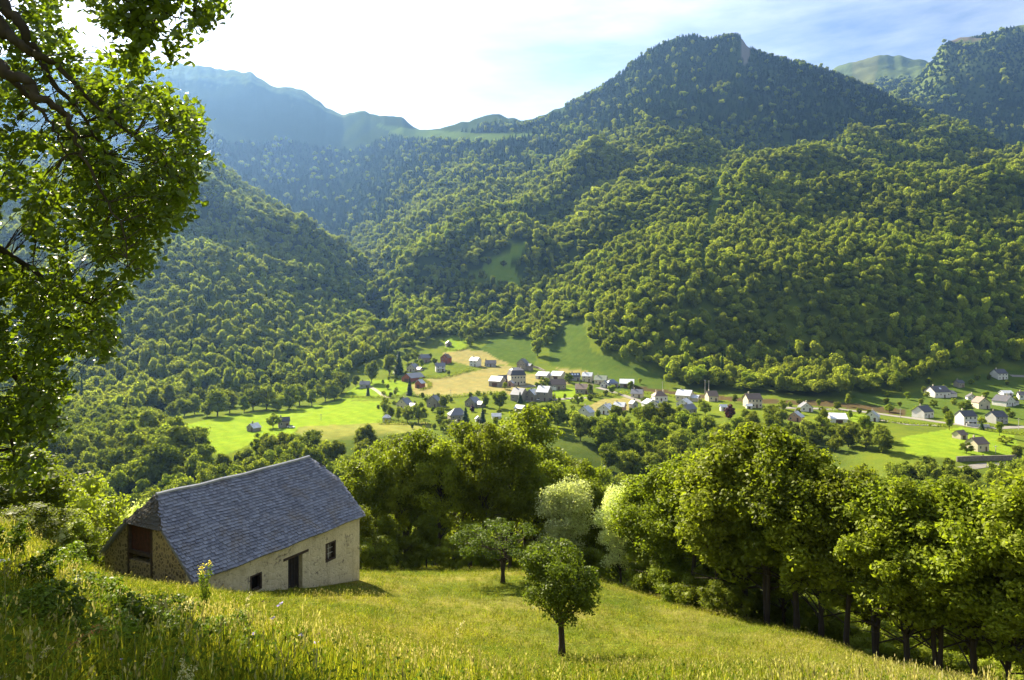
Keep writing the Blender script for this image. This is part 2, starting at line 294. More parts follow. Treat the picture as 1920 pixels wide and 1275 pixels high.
fix_ridge([(-100,310,1200),(200,300,1200),(300,298,1200),(400,312,1150),(440,335,1100),(500,372,1000),(560,402,950),(600,430,930),(640,462,880),(680,500,850),(720,560,790),(745,588,760)], canopy=9, hw=.07, dip=34)
PY[:, i0:i1] = np.where(DD[:, i0:i1] > 450, smooth1(PY[:, i0:i1], .8, 1), PY[:, i0:i1])
ZZ = (HY-PY)/F*DD
def zat(x, y):
    """ground height at a point of the plan"""
    x = np.asarray(x, float); y = np.maximum(np.asarray(y, float), .71)
    px = CX+F*x/y
    j = np.clip(np.searchsorted(PX, px)-1, 0, len(PX)-2); fi = (np.log(y)-S[0])/(S[1]-S[0]); i = np.clip(fi.astype(int), 0, NR-2); fi = np.clip(fi-i, 0, 1)
    fj = np.clip((px-PX[j])/(PX[j+1]-PX[j]), 0, 1)
    s0 = PY[i, j]*(1-fj)+PY[i, j+1]*fj; s1 = PY[i+1, j]*(1-fj)+PY[i+1, j+1]*fj
    return (HY-(s0*(1-fi)+s1*fi))/F*y
def ground(px, py, d0, d1):
    """first point of the ground met along a line of sight between two distances"""
    d = np.exp(np.linspace(math.log(d0), math.log(d1), 900)); x = (px-CX)/F*d
    z = zat(x, d); r = (HY-py)/F*d
    k = np.where(z >= r)[0]
    i = k[0] if len(k) else int(np.argmin(np.abs((z-r)/d)))
    return Vector((x[i], d[i], z[i]))
# --------------------------------------------------------------- ground colours
NC = len(PX)
V = np.stack([XX, DD, ZZ], -1).reshape(-1, 3)
px_, py_, d_ = PXX.ravel(), PY.ravel(), DD.ravel()
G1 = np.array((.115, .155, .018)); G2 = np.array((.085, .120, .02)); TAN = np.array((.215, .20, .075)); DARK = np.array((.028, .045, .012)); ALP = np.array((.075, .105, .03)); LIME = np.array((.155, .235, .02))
rgb = np.ones((len(V), 1))*G1
n1 = fbm(V[:, 0]/14, V[:, 1]/14, 41, 4)[:, None]; n2 = fbm(V[:, 0]/3, V[:, 1]/3, 43, 4)[:, None]
rgb = G2+(G1-G2)*np.clip(n1*1.6-.3, 0, 1)
TANF = [
 [(780,742),(770,722),(800,712),(830,708),(870,700),(915,690),(950,684),(985,700),(1060,706),(1070,722),(1010,716),(960,742),(935,735),(920,738),(870,742),(820,745)],
 [(828,662),(855,656),(905,657),(935,672),(955,682),(900,690),(840,676)],
 [(1100,762),(1130,748),(1195,745),(1188,768),(1150,776),(1110,772)],
 [(1040,690),(1110,696),(1130,708),(1060,704)],
]
OLIVEF = [[(560,800),(700,793),(800,792),(820,800),(700,822),(600,826),(555,812)]]
LIMEF = [
 [(330,800),(420,780),(560,765),(640,752),(700,752),(722,752),(716,792),(640,796),(560,800),(548,815),(470,832),(412,858),(390,830)],
 [(650,735),(690,712),(730,712),(760,715),(775,728),(742,745),(690,748),(640,752)],
 [(1028,728),(1080,728),(1110,742),(1090,756),(1030,744)],
 [(1590,775),(1630,778),(1640,790),(1600,792)],
 [(1690,820),(1800,800),(1900,815),(1920,860),(1800,862),(1700,850)],
 [(830,640),(850,628),(880,642),(870,655),(840,660)],
]
DRKF = [[(1062,604),(1092,604),(1112,660),(1215,690),(1240,722),(1150,712),(1090,690),(1030,686),(1030,645)], [(900,655),(930,628),(1000,628),(1010,660),(1000,690),(940,676)]]  # dark green meadows, colour lowered further to paint the shade on the slope
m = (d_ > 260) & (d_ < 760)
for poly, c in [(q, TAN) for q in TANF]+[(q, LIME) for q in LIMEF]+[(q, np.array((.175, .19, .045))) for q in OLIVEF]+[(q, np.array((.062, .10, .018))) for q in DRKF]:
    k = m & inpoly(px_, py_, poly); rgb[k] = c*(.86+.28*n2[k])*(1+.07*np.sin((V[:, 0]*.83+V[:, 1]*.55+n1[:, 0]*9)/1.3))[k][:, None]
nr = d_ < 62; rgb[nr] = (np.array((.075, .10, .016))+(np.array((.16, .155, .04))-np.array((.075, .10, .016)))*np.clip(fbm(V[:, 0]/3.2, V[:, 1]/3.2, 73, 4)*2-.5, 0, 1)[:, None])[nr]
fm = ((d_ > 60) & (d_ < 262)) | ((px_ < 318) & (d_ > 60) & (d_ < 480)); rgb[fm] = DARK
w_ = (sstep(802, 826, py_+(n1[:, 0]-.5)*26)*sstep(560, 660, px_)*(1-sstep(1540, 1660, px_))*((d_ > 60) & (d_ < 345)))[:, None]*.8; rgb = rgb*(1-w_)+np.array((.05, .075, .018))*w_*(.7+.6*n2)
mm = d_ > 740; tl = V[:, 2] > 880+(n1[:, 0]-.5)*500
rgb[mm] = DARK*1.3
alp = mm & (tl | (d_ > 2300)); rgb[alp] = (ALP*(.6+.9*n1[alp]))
n3 = fbm(V[:, 0]/220, V[:, 1]/220, 47, 5)[:, None]
rock = alp & (n3[:, 0] > .68) & (V[:, 2] > 900); rgb[rock] = (.11, .10, .07)
CLR = [  # clearings in the forested slopes (outline, nearest and farthest distance)
 ([(862,528),(905,500),(948,470),(985,452),(990,470),(955,492),(975,520),(980,538),(935,540),(905,525),(880,540)], 700, 1200),
 ([(1150,404),(1200,366),(1275,360),(1288,396),(1235,412),(1185,414)], 900, 1400),
 ([(1655,338),(1700,336),(1795,370),(1795,398),(1720,386),(1680,376)], 900, 1500),
 ([(1338,338),(1352,338),(1346,400),(1338,452),(1330,470),(1345,476),(1326,486),(1322,560),(1312,560),(1316,470),(1326,420)], 560, 1500),
 ([(1100,695),(1215,690),(1250,712),(1240,735),(1120,735)], 400, 620),
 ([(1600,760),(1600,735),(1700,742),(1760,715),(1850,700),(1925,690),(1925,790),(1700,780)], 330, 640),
 ([(690,622),(760,615),(770,640),(700,650)], 560, 700),
 ([(700,232),(760,240),(900,250),(1000,250),(990,275),(820,262),(760,262)], 1600, 2600),
]
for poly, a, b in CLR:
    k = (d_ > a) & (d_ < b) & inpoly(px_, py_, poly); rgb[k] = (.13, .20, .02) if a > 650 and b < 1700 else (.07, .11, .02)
# brown road cutting at the foot of the big slope
k = (d_ > 380) & (d_ < 560) & inpoly(px_, py_, [(1180,722),(1300,738),(1420,748),(1560,752),(1700,768),(1700,780),(1560,762),(1420,756),(1300,746),(1180,730)]); rgb[k] = (.075, .06, .03)
k = (d_ > 380) & (d_ < 700) & inpoly(px_, py_, [(1380,68),(1400,70),(1408,100),(1398,125),(1384,110)]); 
k = (d_ > 1600) & (d_ < 2050) & inpoly(px_, py_, [(1388,72),(1401,76),(1407,104),(1398,124),(1389,108)]); rgb[k] = (.17, .16, .14)
# far screes of the right-hand peak
k = (d_ > 3000) & inpoly(px_, py_, [(1600,112),(1650,100),(1640,160),(1600,165)]); rgb[k] = (.09, .105, .035)
idx = np.arange(NR*NC).reshape(NR, NC)
Q = np.stack([idx[:-1, :-1], idx[:-1, 1:], idx[1:, 1:], idx[1:, :-1]], -1).reshape(-1, 4)
def ground_mat():
    m_, n, o = new_mat("ground"); p = nd(n, "ShaderNodeBsdfPrincipled"); p.inputs['Roughness'].default_value = .95; p.inputs['Specular IOR Level'].default_value = 0
    a = nd(n, "ShaderNodeVertexColor", layer_name="Col"); g = nd(n, "ShaderNodeNewGeometry")
    f = noise(n, 1.3, 8, .7, g.outputs['Position']); f2 = noise(n, .16, 5, .6, g.outputs['Position'])
    c = mixrgb(n, a.outputs[0], (.45, .45, .4), mrange(n, f, .3, .7, 1, 0), 'MULTIPLY')
    c = mixrgb(n, a.outputs[0], c, .55)
    c = mixrgb(n, c, mixrgb(n, c, (1.25, 1.1, 1.0), 1.0, 'MULTIPLY'), mrange(n, f2, .4, .65))
    n.links.new(c, p.inputs['Base Color'])
    b = nd(n, "ShaderNodeBump"); b.inputs['Strength'].default_value = .6; b.inputs['Distance'].default_value = .5; n.links.new(f, b.inputs['Height']); n.links.new(b.outputs[0], p.inputs['Normal'])
    n.links.new(p.outputs[0], o.inputs['Surface']); return m_
M_GROUND = ground_mat()
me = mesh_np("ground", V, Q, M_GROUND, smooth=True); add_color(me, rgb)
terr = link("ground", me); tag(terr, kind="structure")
# the hillside going on behind the photographer
gx = np.linspace(-90, 90, 41); gy = np.array([-80, -50, -30, -18, -10, -5, -2, 0, .72])
GX, GY = np.meshgrid(gx, gy); e0 = np.interp(GX, [-90, -4, 0, 4, 90], [8, -.9, -1.62, -1.75, -16])
GZ = e0 - .42*np.minimum(GY, 0) + (fbm(GX/6, GY/6, 9, 3)-.5)*.3 - .02
Vb = np.stack([GX, GY, GZ], -1).reshape(-1, 3); ib = np.arange(Vb.shape[0]).reshape(GX.shape)
Qb = np.stack([ib[:-1, :-1], ib[:-1, 1:], ib[1:, 1:], ib[1:, :-1]], -1).reshape(-1, 4)
mb_ = mesh_np("hillside", Vb, Qb, M_GROUND, True); add_color(mb_, np.ones((len(Vb), 1))*G1)
tag(link("hillside", mb_), kind="structure")
# ================================================================= FOLIAGE MESHES
def leaf_quads(C, N, size, rng, jit=.5, aspect=.62, fold=0.0):
    """kite-shaped leaf or leaf clump faces: centres C, facing N"""
    n = len(C); N = N + rng.normal(0, jit, (n, 3)); N /= np.linalg.norm(N, axis=1)[:, None]+1e-9
    T = rng.normal(0, 1, (n, 3)); T -= (T*N).sum(1)[:, None]*N; T /= np.linalg.norm(T, axis=1)[:, None]+1e-9
    B = np.cross(N, T); s = (size*np.ones(n)*rng.uniform(.6, 1.3, n))[:, None]
    a = aspect*rng.uniform(.8, 1.25, (n, 1))
    P = np.stack([C - T*s*.5, C + B*s*.5*a + T*s*.08*rng.uniform(-1, 1, (n, 1)) + N*s*fold, C + T*s*.55, C - B*s*.5*a + T*s*.1 + N*s*fold], 1)
    return P.reshape(-1, 3)
def quads_idx(n, off=0): return np.arange(off, off+4*n).reshape(n, 4)
def ico(sub=1):
    import bmesh
    b = bmesh.new(); bmesh.ops.create_icosphere(b, subdivisions=sub, radius=1.0)
    v = np.array([q.co[:] for q in b.verts]); f = np.array([[q.index for q in g.verts] for g in b.faces]); b.free(); return v, f
ICO1 = ico(1); ICO2 = ico(2)
def sph(n, rng):
    v = rng.normal(0, 1, (n, 3)); return v/np.linalg.norm(v, axis=1)[:, None]
def lobed_crown(name, seed, w=1.0, h=1.0, lobes=14, per=60, leaf=.16, mat=None, core=.78, squash=.8, jit=.45, spread=.29, lrad=(.13, .22), sub=1):
    """round crown of unit size resting on z=0: lobes of leaf clumps round a ragged core"""
    rng = np.random.default_rng(seed); Pn = []; cores = []
    for i in range(lobes):
        v = sph(1, rng)[0]; v[2] = v[2]*.85+.15
        rr = spread*rng.uniform(.8, 1.1) if i else 0.02
        lc = np.array([v[0]*rr*w, v[1]*rr*w, h*(.48+v[2]*rr)])
        lr = rng.uniform(*lrad) if i else .34
        u = sph(per, rng); u[:, 2] = np.where(u[:, 2] < -.35, -u[:, 2], u[:, 2])
        rad = lr*rng.uniform(.88, 1.1, per)
        c = lc + u*rad[:, None]*np.array([w, w, squash*h])
        Pn.append(leaf_quads(c, u, leaf, rng, jit))
        cv, cf = (ICO1 if sub == 1 else ICO2); cores.append((lc+cv*lr*core*np.array([w, w, squash*h])*(1+rng.normal(0, .12, (len(cv), 1))), cf))
    P = np.concatenate(Pn); nq = len(P)//4; Fs = [quads_idx(nq)]; Vs = [P]; off = len(P)
    if core > 0:
        tr = []
        for cv, cf in cores: tr.append(cf+off); Vs.append(cv); off += len(cv)
        Fs.append(np.concatenate(tr))
    return mesh_np(name, np.concatenate(Vs), Fs, mat)
def conifer_crown(name, seed, w=.42, n=420, leaf=.12, mat=None):
    rng = np.random.default_rng(seed); z = rng.uniform(.04, 1, n)**1.25; tier = .75+.25*np.abs(np.sin(z*26+seed))
    r = w*.5*(1-z)**.85*tier*rng.uniform(.45, 1.05, n)+.01; a = rng.uniform(0, 2*math.pi, n)
    C = np.stack([r*np.cos(a), r*np.sin(a), z-.10*r/w], 1); N = np.stack([np.cos(a)*.8, np.sin(a)*.8, np.full(n, .6)], 1)
    P = leaf_quads(C, N, leaf*(1.15-.75*z), rng, .35, .55)
    k = 7; ca = np.arange(k)*2*math.pi/k; cv = np.concatenate([np.stack([w*.3*np.cos(ca), w*.3*np.sin(ca), np.full(k, .05)], 1), [[0, 0, .93]]])
    cf = np.array([[i, (i+1) % k, k] for i in range(k)])+len(P)
    return mesh_np(name, np.concatenate([P, cv]), [quads_idx(n), cf], mat)
M_FOREST = leaf_mat("forest_leaves", (.130, .182, .018), (.225, .262, .034), (.185, .208, .038), trans=.55, wscale=.006, spec=0.0, tcol=(1.6, 1.55, .6))
M_CONIF = leaf_mat("conifer_needles", (.022, .045, .014), (.035, .06, .018), (.03, .05, .02), trans=.12, wscale=.006, spec=0.0)
protos = bpy.data.collections.new("far_tree_kinds")
NB = 9
for i in range(NB):
    me = lobed_crown("crown", 100+i, w=1, h=[.95, 1.1, 1.25, .9, 1.4, 1.05, .8, 1.15, 1.6][i], lobes=[16, 18, 13, 20, 12, 15, 22, 10, 14][i], spread=[.29, .26, .31, .33, .24, .28, .34, .30, .25][i], per=60, leaf=.085, mat=M_FOREST, jit=.45, core=.8)
    protos.objects.link(bpy.data.objects.new("p%02d" % i, me))
for i in range(3):
    protos.objects.link(bpy.data.objects.new("p%02d" % (NB+i), conifer_crown("conifer", 50+i, w=[.42, .5, .36][i], n=230, leaf=.17, mat=M_CONIF)))
def instancer(name, coll, P, rot, scl, ind, kind='stuff', tilt=None):
    """one object whose points each carry one of the kinds of plant in coll"""
    me = bpy.data.meshes.new(name); me.vertices.add(len(P)); me.vertices.foreach_set("co", np.asarray(P, np.float32).ravel())
    a = me.attributes.new("inst_rot", 'FLOAT_VECTOR', 'POINT'); rv = np.zeros((len(P), 3), np.float32); rv[:, 2] = rot
    if tilt is not None: rv[:, :2] = tilt
    a.data.foreach_set("vector", rv.ravel())
    a = me.attributes.new("inst_scl", 'FLOAT_VECTOR', 'POINT'); a.data.foreach_set("vector", np.asarray(scl, np.float32).ravel())
    a = me.attributes.new("inst_idx", 'INT', 'POINT'); a.data.foreach_set("value", np.asarray(ind, np.int32))
    me.update(); o = link(name, me); o["kind"] = kind
    g = bpy.data.node_groups.new(name+"_scatter", 'GeometryNodeTree')
    g.interface.new_socket("Geometry", in_out='INPUT', socket_type='NodeSocketGeometry'); g.interface.new_socket("Geometry", in_out='OUTPUT', socket_type='NodeSocketGeometry')
    gi = g.nodes.new("NodeGroupInput"); go = g.nodes.new("NodeGroupOutput"); iop = g.nodes.new("GeometryNodeInstanceOnPoints")
    ci = g.nodes.new("GeometryNodeCollectionInfo"); ci.inputs['Collection'].default_value = coll
    ci.inputs['Separate Children'].default_value = True; ci.inputs['Reset Children'].default_value = True
    iop.inputs['Pick Instance'].default_value = True
    def attr(nm, t):
        x = g.nodes.new("GeometryNodeInputNamedAttribute"); x.data_type = t; x.inputs['Name'].default_value = nm; return x.outputs['Attribute']
    e2r = g.nodes.new("FunctionNodeEulerToRotation"); g.links.new(attr("inst_rot", 'FLOAT_VECTOR'), e2r.inputs[0])
    g.links.new(gi.outputs[0], iop.inputs['Points']); g.links.new(ci.outputs[0], iop.inputs['Instance'])
    g.links.new(attr("inst_idx", 'INT'), iop.inputs['Instance Index']); g.links.new(e2r.outputs[0], iop.inputs['Rotation']); g.links.new(attr("inst_scl", 'FLOAT_VECTOR'), iop.inputs['Scale'])
    g.links.new(iop.outputs[0], go.inputs[0])
    md = o.modifiers.new("scatter", 'NODES'); md.node_group = g
    return o
# ================================================================= FAR FOREST
rng = np.random.default_rng(7)
FOOT = [(-560,812),(0,806),(160,800),(260,785),(318,768),(360,752),(400,745),(560,728),(640,716),(680,690),(735,668),(800,645),(830,630),(900,640),(930,628),(1000,640),(1020,664),(1050,606),(1095,606),(1115,662),(1215,700),(1245,726),(1400,738),(1560,748),(1640,752),(1690,735),(1760,712),(1860,695),(1920,688),(2450,690)]
def jgrid(d0, d1, sp):
    """jittered points over the part of the plan the fan covers"""
    ys = np.arange(d0, d1, sp); P = []
    for y in ys:
        x0, x1 = (-140-CX)/F*y-25, (2060-CX)/F*y+25; xs = np.arange(x0, x1, sp)
        P.append(np.stack([xs+rng.uniform(-.48, .48, len(xs))*sp, np.full(len(xs), y)+rng.uniform(-.48, .48, len(xs))*sp], 1))
    return np.concatenate(P)
bands = [(360, 800, 6.7, 1.0), (800, 1300, 7.6, 1.12), (1300, 2150, 9.4, 1.25), (2150, 3700, 15.0, 1.6)]
PP, SC, RT, IX = [], [], [], []
for d0, d1, sp, k_ in bands:
    P = jgrid(d0, d1, sp); z = zat(P[:, 0], P[:, 1]); px = CX+F*P[:, 0]/P[:, 1]; py = HY-F*z/P[:, 1]
    keep = py < np.interp(px, [q[0] for q in FOOT], [q[1] for q in FOOT])
    for poly, a, b in CLR:
        keep &= ~((P[:, 1] > a) & (P[:, 1] < b) & inpoly(px, py, poly))
    keep &= ~((P[:, 1] > 1500) & inpoly(px, py, [(1388,66),(1403,74),(1409,104),(1400,128),(1388,110)]))
    nn = fbm(P[:, 0]/160, P[:, 1]/160, 61, 3)
    tl_ = np.where((P[:, 1] > 1600) & (px < 1060), 560, np.where((P[:, 1] > 2000) & (px > 1450), 1080, 930))+(nn-.5)*np.where(px < 1060, 260, 600)
    keep &= z < tl_
    # only the side turned to the valley can be seen
    keep &= (zat(P[:, 0]*1.03, P[:, 1]*1.03)/1.03 - z)/P[:, 1] > -.05
    P, z, px, nn = P[keep], z[keep], px[keep], nn[keep]; n = len(P)
    con = rng.uniform(0, 1, n) < sstep(230, 500, z+(nn-.5)*420+330*sstep(1100, 1400, P[:, 1])*(1-sstep(620, 980, px)))*.92+.012
    big = fbm(P[:, 0]/48, P[:, 1]/48, 63, 2); gap = rng.uniform(0, 1, n) < .10; P, z, px, nn, con, big = P[~gap], z[~gap], px[~gap], nn[~gap], con[~gap], big[~gap]; n = len(P)
    em = np.where((rng.uniform(0, 1, n) < .09) & (P[:, 1] < 1300), 1.35, 1.0)*(.70+.62*big)
    hgt = sp*1.5*em*rng.uniform(.65, 1.4, n)*(.7+.7*nn); wid = sp*1.32*em*rng.uniform(.7, 1.35, n)*(.9+.25*nn)
    hgt = np.minimum(hgt, 15 if d0 < 2100 else 19); sc = np.stack([wid, wid, hgt], 1); sc[con] = np.stack([wid*1.15, wid*1.15, hgt*(1.45 if d0 < 1300 else 0.85 if d0 < 2000 else .6)], 1)[con]
    ix = rng.integers(0, NB, n); ix[con] = rng.integers(NB, NB+3, con.sum())
    lift = np.where(con, -.3, sp*.15)
    PP.append(np.stack([P[:, 0], P[:, 1], z+lift], 1)); SC.append(sc); RT.append(rng.uniform(0, 6.28, n)); IX.append(ix)
    print("band", d0, n)
fo = instancer("forest", protos, np.concatenate(PP), np.concatenate(RT), np.concatenate(SC), np.concatenate(IX))
tag(fo, "dense mixed forest covering the mountain slopes above the village", "forest", kind="stuff")
# ================================================================= MATERIALS FOR BUILDINGS
def slate_mat(name, c1, c2, rough=.45, spec=.5, rows=None):
    m, n, o = new_mat(name); g = nd(n, "ShaderNodeNewGeometry"); p = nd(n, "ShaderNodeBsdfPrincipled")
    c = mixrgb(n, c1, c2, g.outputs['Random Per Island'])
    tcn = nd(n, "ShaderNodeTexCoord"); f = noise(n, .8, 6, .7, tcn.outputs['Object'])
    c = mixrgb(n, c, (.12, .09, .055), mrange(n, f, .50, .70, 0, .65))
    n.links.new(c, p.inputs['Base Color'])
    n.links.new(mrange(n, g.outputs['Random Per Island'], 0, 1, rough-.08, rough+.14), p.inputs['Roughness'])
    p.inputs['Specular IOR Level'].default_value = spec
    b = nd(n, "ShaderNodeBump"); b.inputs['Strength'].default_value = .5; b.inputs['Distance'].default_value = .02
    n.links.new(noise(n, 9, 4, .6, tcn.outputs['Object']), b.inputs['Height']); n.links.new(b.outputs[0], p.inputs['Normal'])
    n.links.new(p.outputs[0], o.inputs['Surface']); return m
def lime_mat():
    """old limewash worn back to rubble"""
    m, n, o = new_mat("limewashed_rubble"); p = nd(n, "ShaderNodeBsdfPrincipled"); p.inputs['Roughness'].default_value = .95; p.inputs['Specular IOR Level'].default_value = .1
    t = nd(n, "ShaderNodeTexCoord"); v = t.outputs['Object']
    vo = nd(n, "ShaderNodeTexVoronoi"); vo.inputs['Scale'].default_value = 3.6; n.links.new(v, vo.inputs['Vector'])
    ve = nd(n, "ShaderNodeTexVoronoi", feature='DISTANCE_TO_EDGE'); ve.inputs['Scale'].default_value = 3.6; n.links.new(v, ve.inputs['Vector'])
    stone = mixrgb(n, (.20, .16, .11), (.36, .31, .23), vo.outputs['Color'])
    stone = mixrgb(n, (.12, .095, .06), stone, mrange(n, ve.outputs['Distance'], .02, .09))
    wash = mixrgb(n, (.60, .52, .33), (.46, .39, .24), mrange(n, noise(n, 1.7, 7, .7, v), .4, .68))
    mpn = nd(n, "ShaderNodeMapping"); mpn.inputs['Scale'].default_value = (1.5, 1.5, .25); n.links.new(v, mpn.inputs['Vector'])
    wash = mixrgb(n, wash, (.34, .28, .17), mrange(n, noise(n, 2.2, 6, .7, mpn.outputs[0]), .52, .74, 0, .75))
    worn = mrange(n, noise(n, 2.6, 9, .75, v), .555, .635)
    c = mixrgb(n, wash, stone, worn); n.links.new(c, p.inputs['Base Color'])
    b = nd(n, "ShaderNodeBump"); b.inputs['Strength'].default_value = .5; b.inputs['Distance'].default_value = .035
    h = nd(n, "ShaderNodeMath", operation='ADD'); n.links.new(mrange(n, ve.outputs['Distance'], 0, .15), h.inputs[0]); n.links.new(noise(n, 7, 6, .7, v), h.inputs[1])
    n.links.new(h.outputs[0], b.inputs['Height']); n.links.new(b.outputs[0], p.inputs['Normal'])
    n.links.new(p.outputs[0], o.inputs['Surface']); return m
def rubble_mat():
    m, n, o = new_mat("rubble_stone"); p = nd(n, "ShaderNodeBsdfPrincipled"); p.inputs['Roughness'].default_value = .95; p.inputs['Specular IOR Level'].default_value = .1
    t = nd(n, "ShaderNodeTexCoord"); v = t.outputs['Object']
    vo = nd(n, "ShaderNodeTexVoronoi"); vo.inputs['Scale'].default_value = 5.2; n.links.new(v, vo.inputs['Vector'])
    ve = nd(n, "ShaderNodeTexVoronoi", feature='DISTANCE_TO_EDGE'); ve.inputs['Scale'].default_value = 5.2; n.links.new(v, ve.inputs['Vector'])
    stone = mixrgb(n, (.10, .08, .05), (.22, .18, .12), vo.outputs['Color'])
    c = mixrgb(n, (.34, .275, .15), stone, mrange(n, ve.outputs['Distance'], .08, .2)); n.links.new(c, p.inputs['Base Color'])
    b = nd(n, "ShaderNodeBump"); b.inputs['Strength'].default_value = 1; b.inputs['Distance'].default_value = .07
    n.links.new(ve.outputs['Distance'], b.inputs['Height']); n.links.new(b.outputs[0], p.inputs['Normal'])
    n.links.new(p.outputs[0], o.inputs['Surface']); return m
M_LIME = lime_mat(); M_RUB = rubble_mat()
M_SLATE = slate_mat("old_slate", (.058, .063, .088), (.165, .175, .215), .42, .5)
M_SLATE_D = slate_mat("shade_toned_old_slate", (.045, .04, .028), (.075, .065, .045), .7, .2)  # darker slate: shade of the near half hip painted into the colour
M_WOOD = simple_mat("weathered_wood", (.075, .05, .032), .85, (.035, .024, .017), 5, bump=.3)
M_REDWOOD = simple_mat("red_brown_boards", (.085, .028, .016), .8, (.04, .016, .01), 6, bump=.3)
M_DARK = simple_mat("dark_opening", (.012, .010, .009), .9, (.006, .005, .004), 3, spec=.05)
# ================================================================= BARN
A_ = math.atan2(-.465, .885)
BZ = -16.4
barn = empty("stone_barn", (-16.98-.14, 31.14-.27, BZ), A_)
tag(barn, "old stone barn with a large grey slate roof at the foot of the grassy bank", "barn")
LEN, HW, EV, RG = 11.48, 3.56, -11.50-BZ, -8.26-BZ
WX, Y0, Y1 = HW-.30, .22, LEN-.22
t_ = .5
SL = (RG-EV)/HW
wt = RG-SL*WX-.10                      # top of the long walls under the slates
def front_wall():
    m = MB(); ops = [(3.32, 4.04, 3.05, 4.0-.02), (5.74, 6.74, 1.4, 4.02), (8.45, 9.26, 2.93, 4.02)]
    ops = [(a, b, z0, min(z1, wt-.3)) for a, b, z0, z1 in ops]
    ops = [(3.32, 4.04, 3.15, 3.98), (5.74, 6.74, .9, 4.02), (8.45, 9.26, 2.98, 4.02)]
    y = Y0
    for a, b, z0, z1 in ops:
        m.box(WX-t_, y, 0, WX, a, wt); m.box(WX-t_, a, 0, WX, b, z0); m.box(WX-t_, a, z1, WX, b, wt); y = b
    m.box(WX-t_, y, 0, WX, Y1, wt); return m, ops
fw, OPS = front_wall(); fw.box(-WX, Y0+t_, 0, -WX+t_, Y1-t_, wt)
fo_ = fw.build("wall", M_LIME, barn)
g = MB()
def gable_wall(m, y0, y1, hb):
    """gable wall, cut off below the half hip; the hatch is left open"""
    for s in (0,):
        pts = [(-WX+.001, 0), (WX-t_-.001 if y0 < 1 else WX-t_-.001, 0)]
    zt = lambda x: RG-SL*abs(x)-.10
    segs = [(-WX, -1.42), (-1.42, .42), (.42, WX-t_)] if y0 < 1 else [(-WX+t_, WX-t_)]
    for a, b in segs:
        top = [(x, min(zt(x), hb)) for x in np.linspace(a, b, 9)]
        if y0 < 1 and a == -1.42: top = [(x, 5.05) for x in np.linspace(a, b, 9)]
        n = len(top); P = [(x, y0, z) for x, z in top]+[(x, y1, z) for x, z in top]+[(x, y0, 0) for x, z in top]+[(x, y1, 0) for x, z in top]
        Fc = []
        for i in range(n-1):
            Fc += [(i, 2*n+i, 2*n+i+1, i+1), (n+i+1, 3*n+i+1, 3*n+i, n+i), (i, i+1, n+i+1, n+i)]
        Fc += [(0, n, 3*n, 2*n), (n-1, 3*n-1, 4*n-1, 2*n-1)]
        m.add(P, Fc)
HB = RG-.40*(RG-EV)-.12
gable_wall(g, Y0, Y0+t_, HB); gw = g.build("gable_wall", M_RUB, barn); tag(gw, "bare rubble gable wall with wide mortar joints")
g2 = MB(); gable_wall(g2, Y1-t_, Y1, HB); g2.build("gable_wall", M_LIME, barn)
# --- slates, one by one
def slates(rng, to3, wu, hv, inside, m, sw=.22, sh=.18, th=.015):
    """cover a plane with slates; to3(u, v, n) maps along the eave, up the slope and off the plane"""
    rows = int(hv/sh)+1
    for r in range(rows):
        v0 = r*sh-.03; off = (r % 2)*sw*.5; k = int(wu/sw)+2
        for c in range(k):
            w = sw*rng.uniform(.86, .985); u0 = c*sw-off+rng.uniform(-.014, .014); uc, vc = u0+w/2, v0+sh*.6
            if not inside(uc, min(vc, hv-.02)): continue
            u0c, u1c = max(u0, 0), min(u0+w, wu)
            if u1c-u0c < .05: continue
            lift = rng.uniform(0, .02); l2 = lift+rng.uniform(-.012, .016); dv = rng.uniform(-.014, .014); v1 = min(v0+sh*1.22, hv)
            b0 = .028+lift; b1 = .028+l2
            m.add([to3(u0c, v0+dv, b0+th), to3(u1c, v0+dv+rng.uniform(-.01, .01), b1+th), to3(u1c, v1, .012+th*.4), to3(u0c, v1, .012+th*.4),
                   to3(u0c, v0+dv, b0), to3(u1c, v0+dv, b1)], [(0, 1, 2, 3), (4, 5, 1, 0), (4, 0, 3), (5, 2, 1)])
rs = random.Random(3)
SLEN = math.hypot(HW, RG-EV); cth, sth = HW/SLEN, (RG-EV)/SLEN
HIPV = .60*SLEN                        # where the half hip starts, measured up the slope
SET0, SET1 = .7, .95                 # how far the ridge stops short of each gable
sag = lambda y, v: -.09*math.sin(math.pi*y/LEN)*(.4+.6*v/SLEN) + .025*math.sin(y*2.1+v)
def plane(side):
    def f(u, v, n):
        x = (HW-v*cth); z = EV+v*sth+sag(u, v)
        return (side*(x+n*sth), u, z+n*cth)
    return f
def inside(u, v):
    if v < HIPV: return 0 <= u <= LEN
    k = (v-HIPV)/(SLEN-HIPV); return SET0*k <= u <= LEN-SET1*k
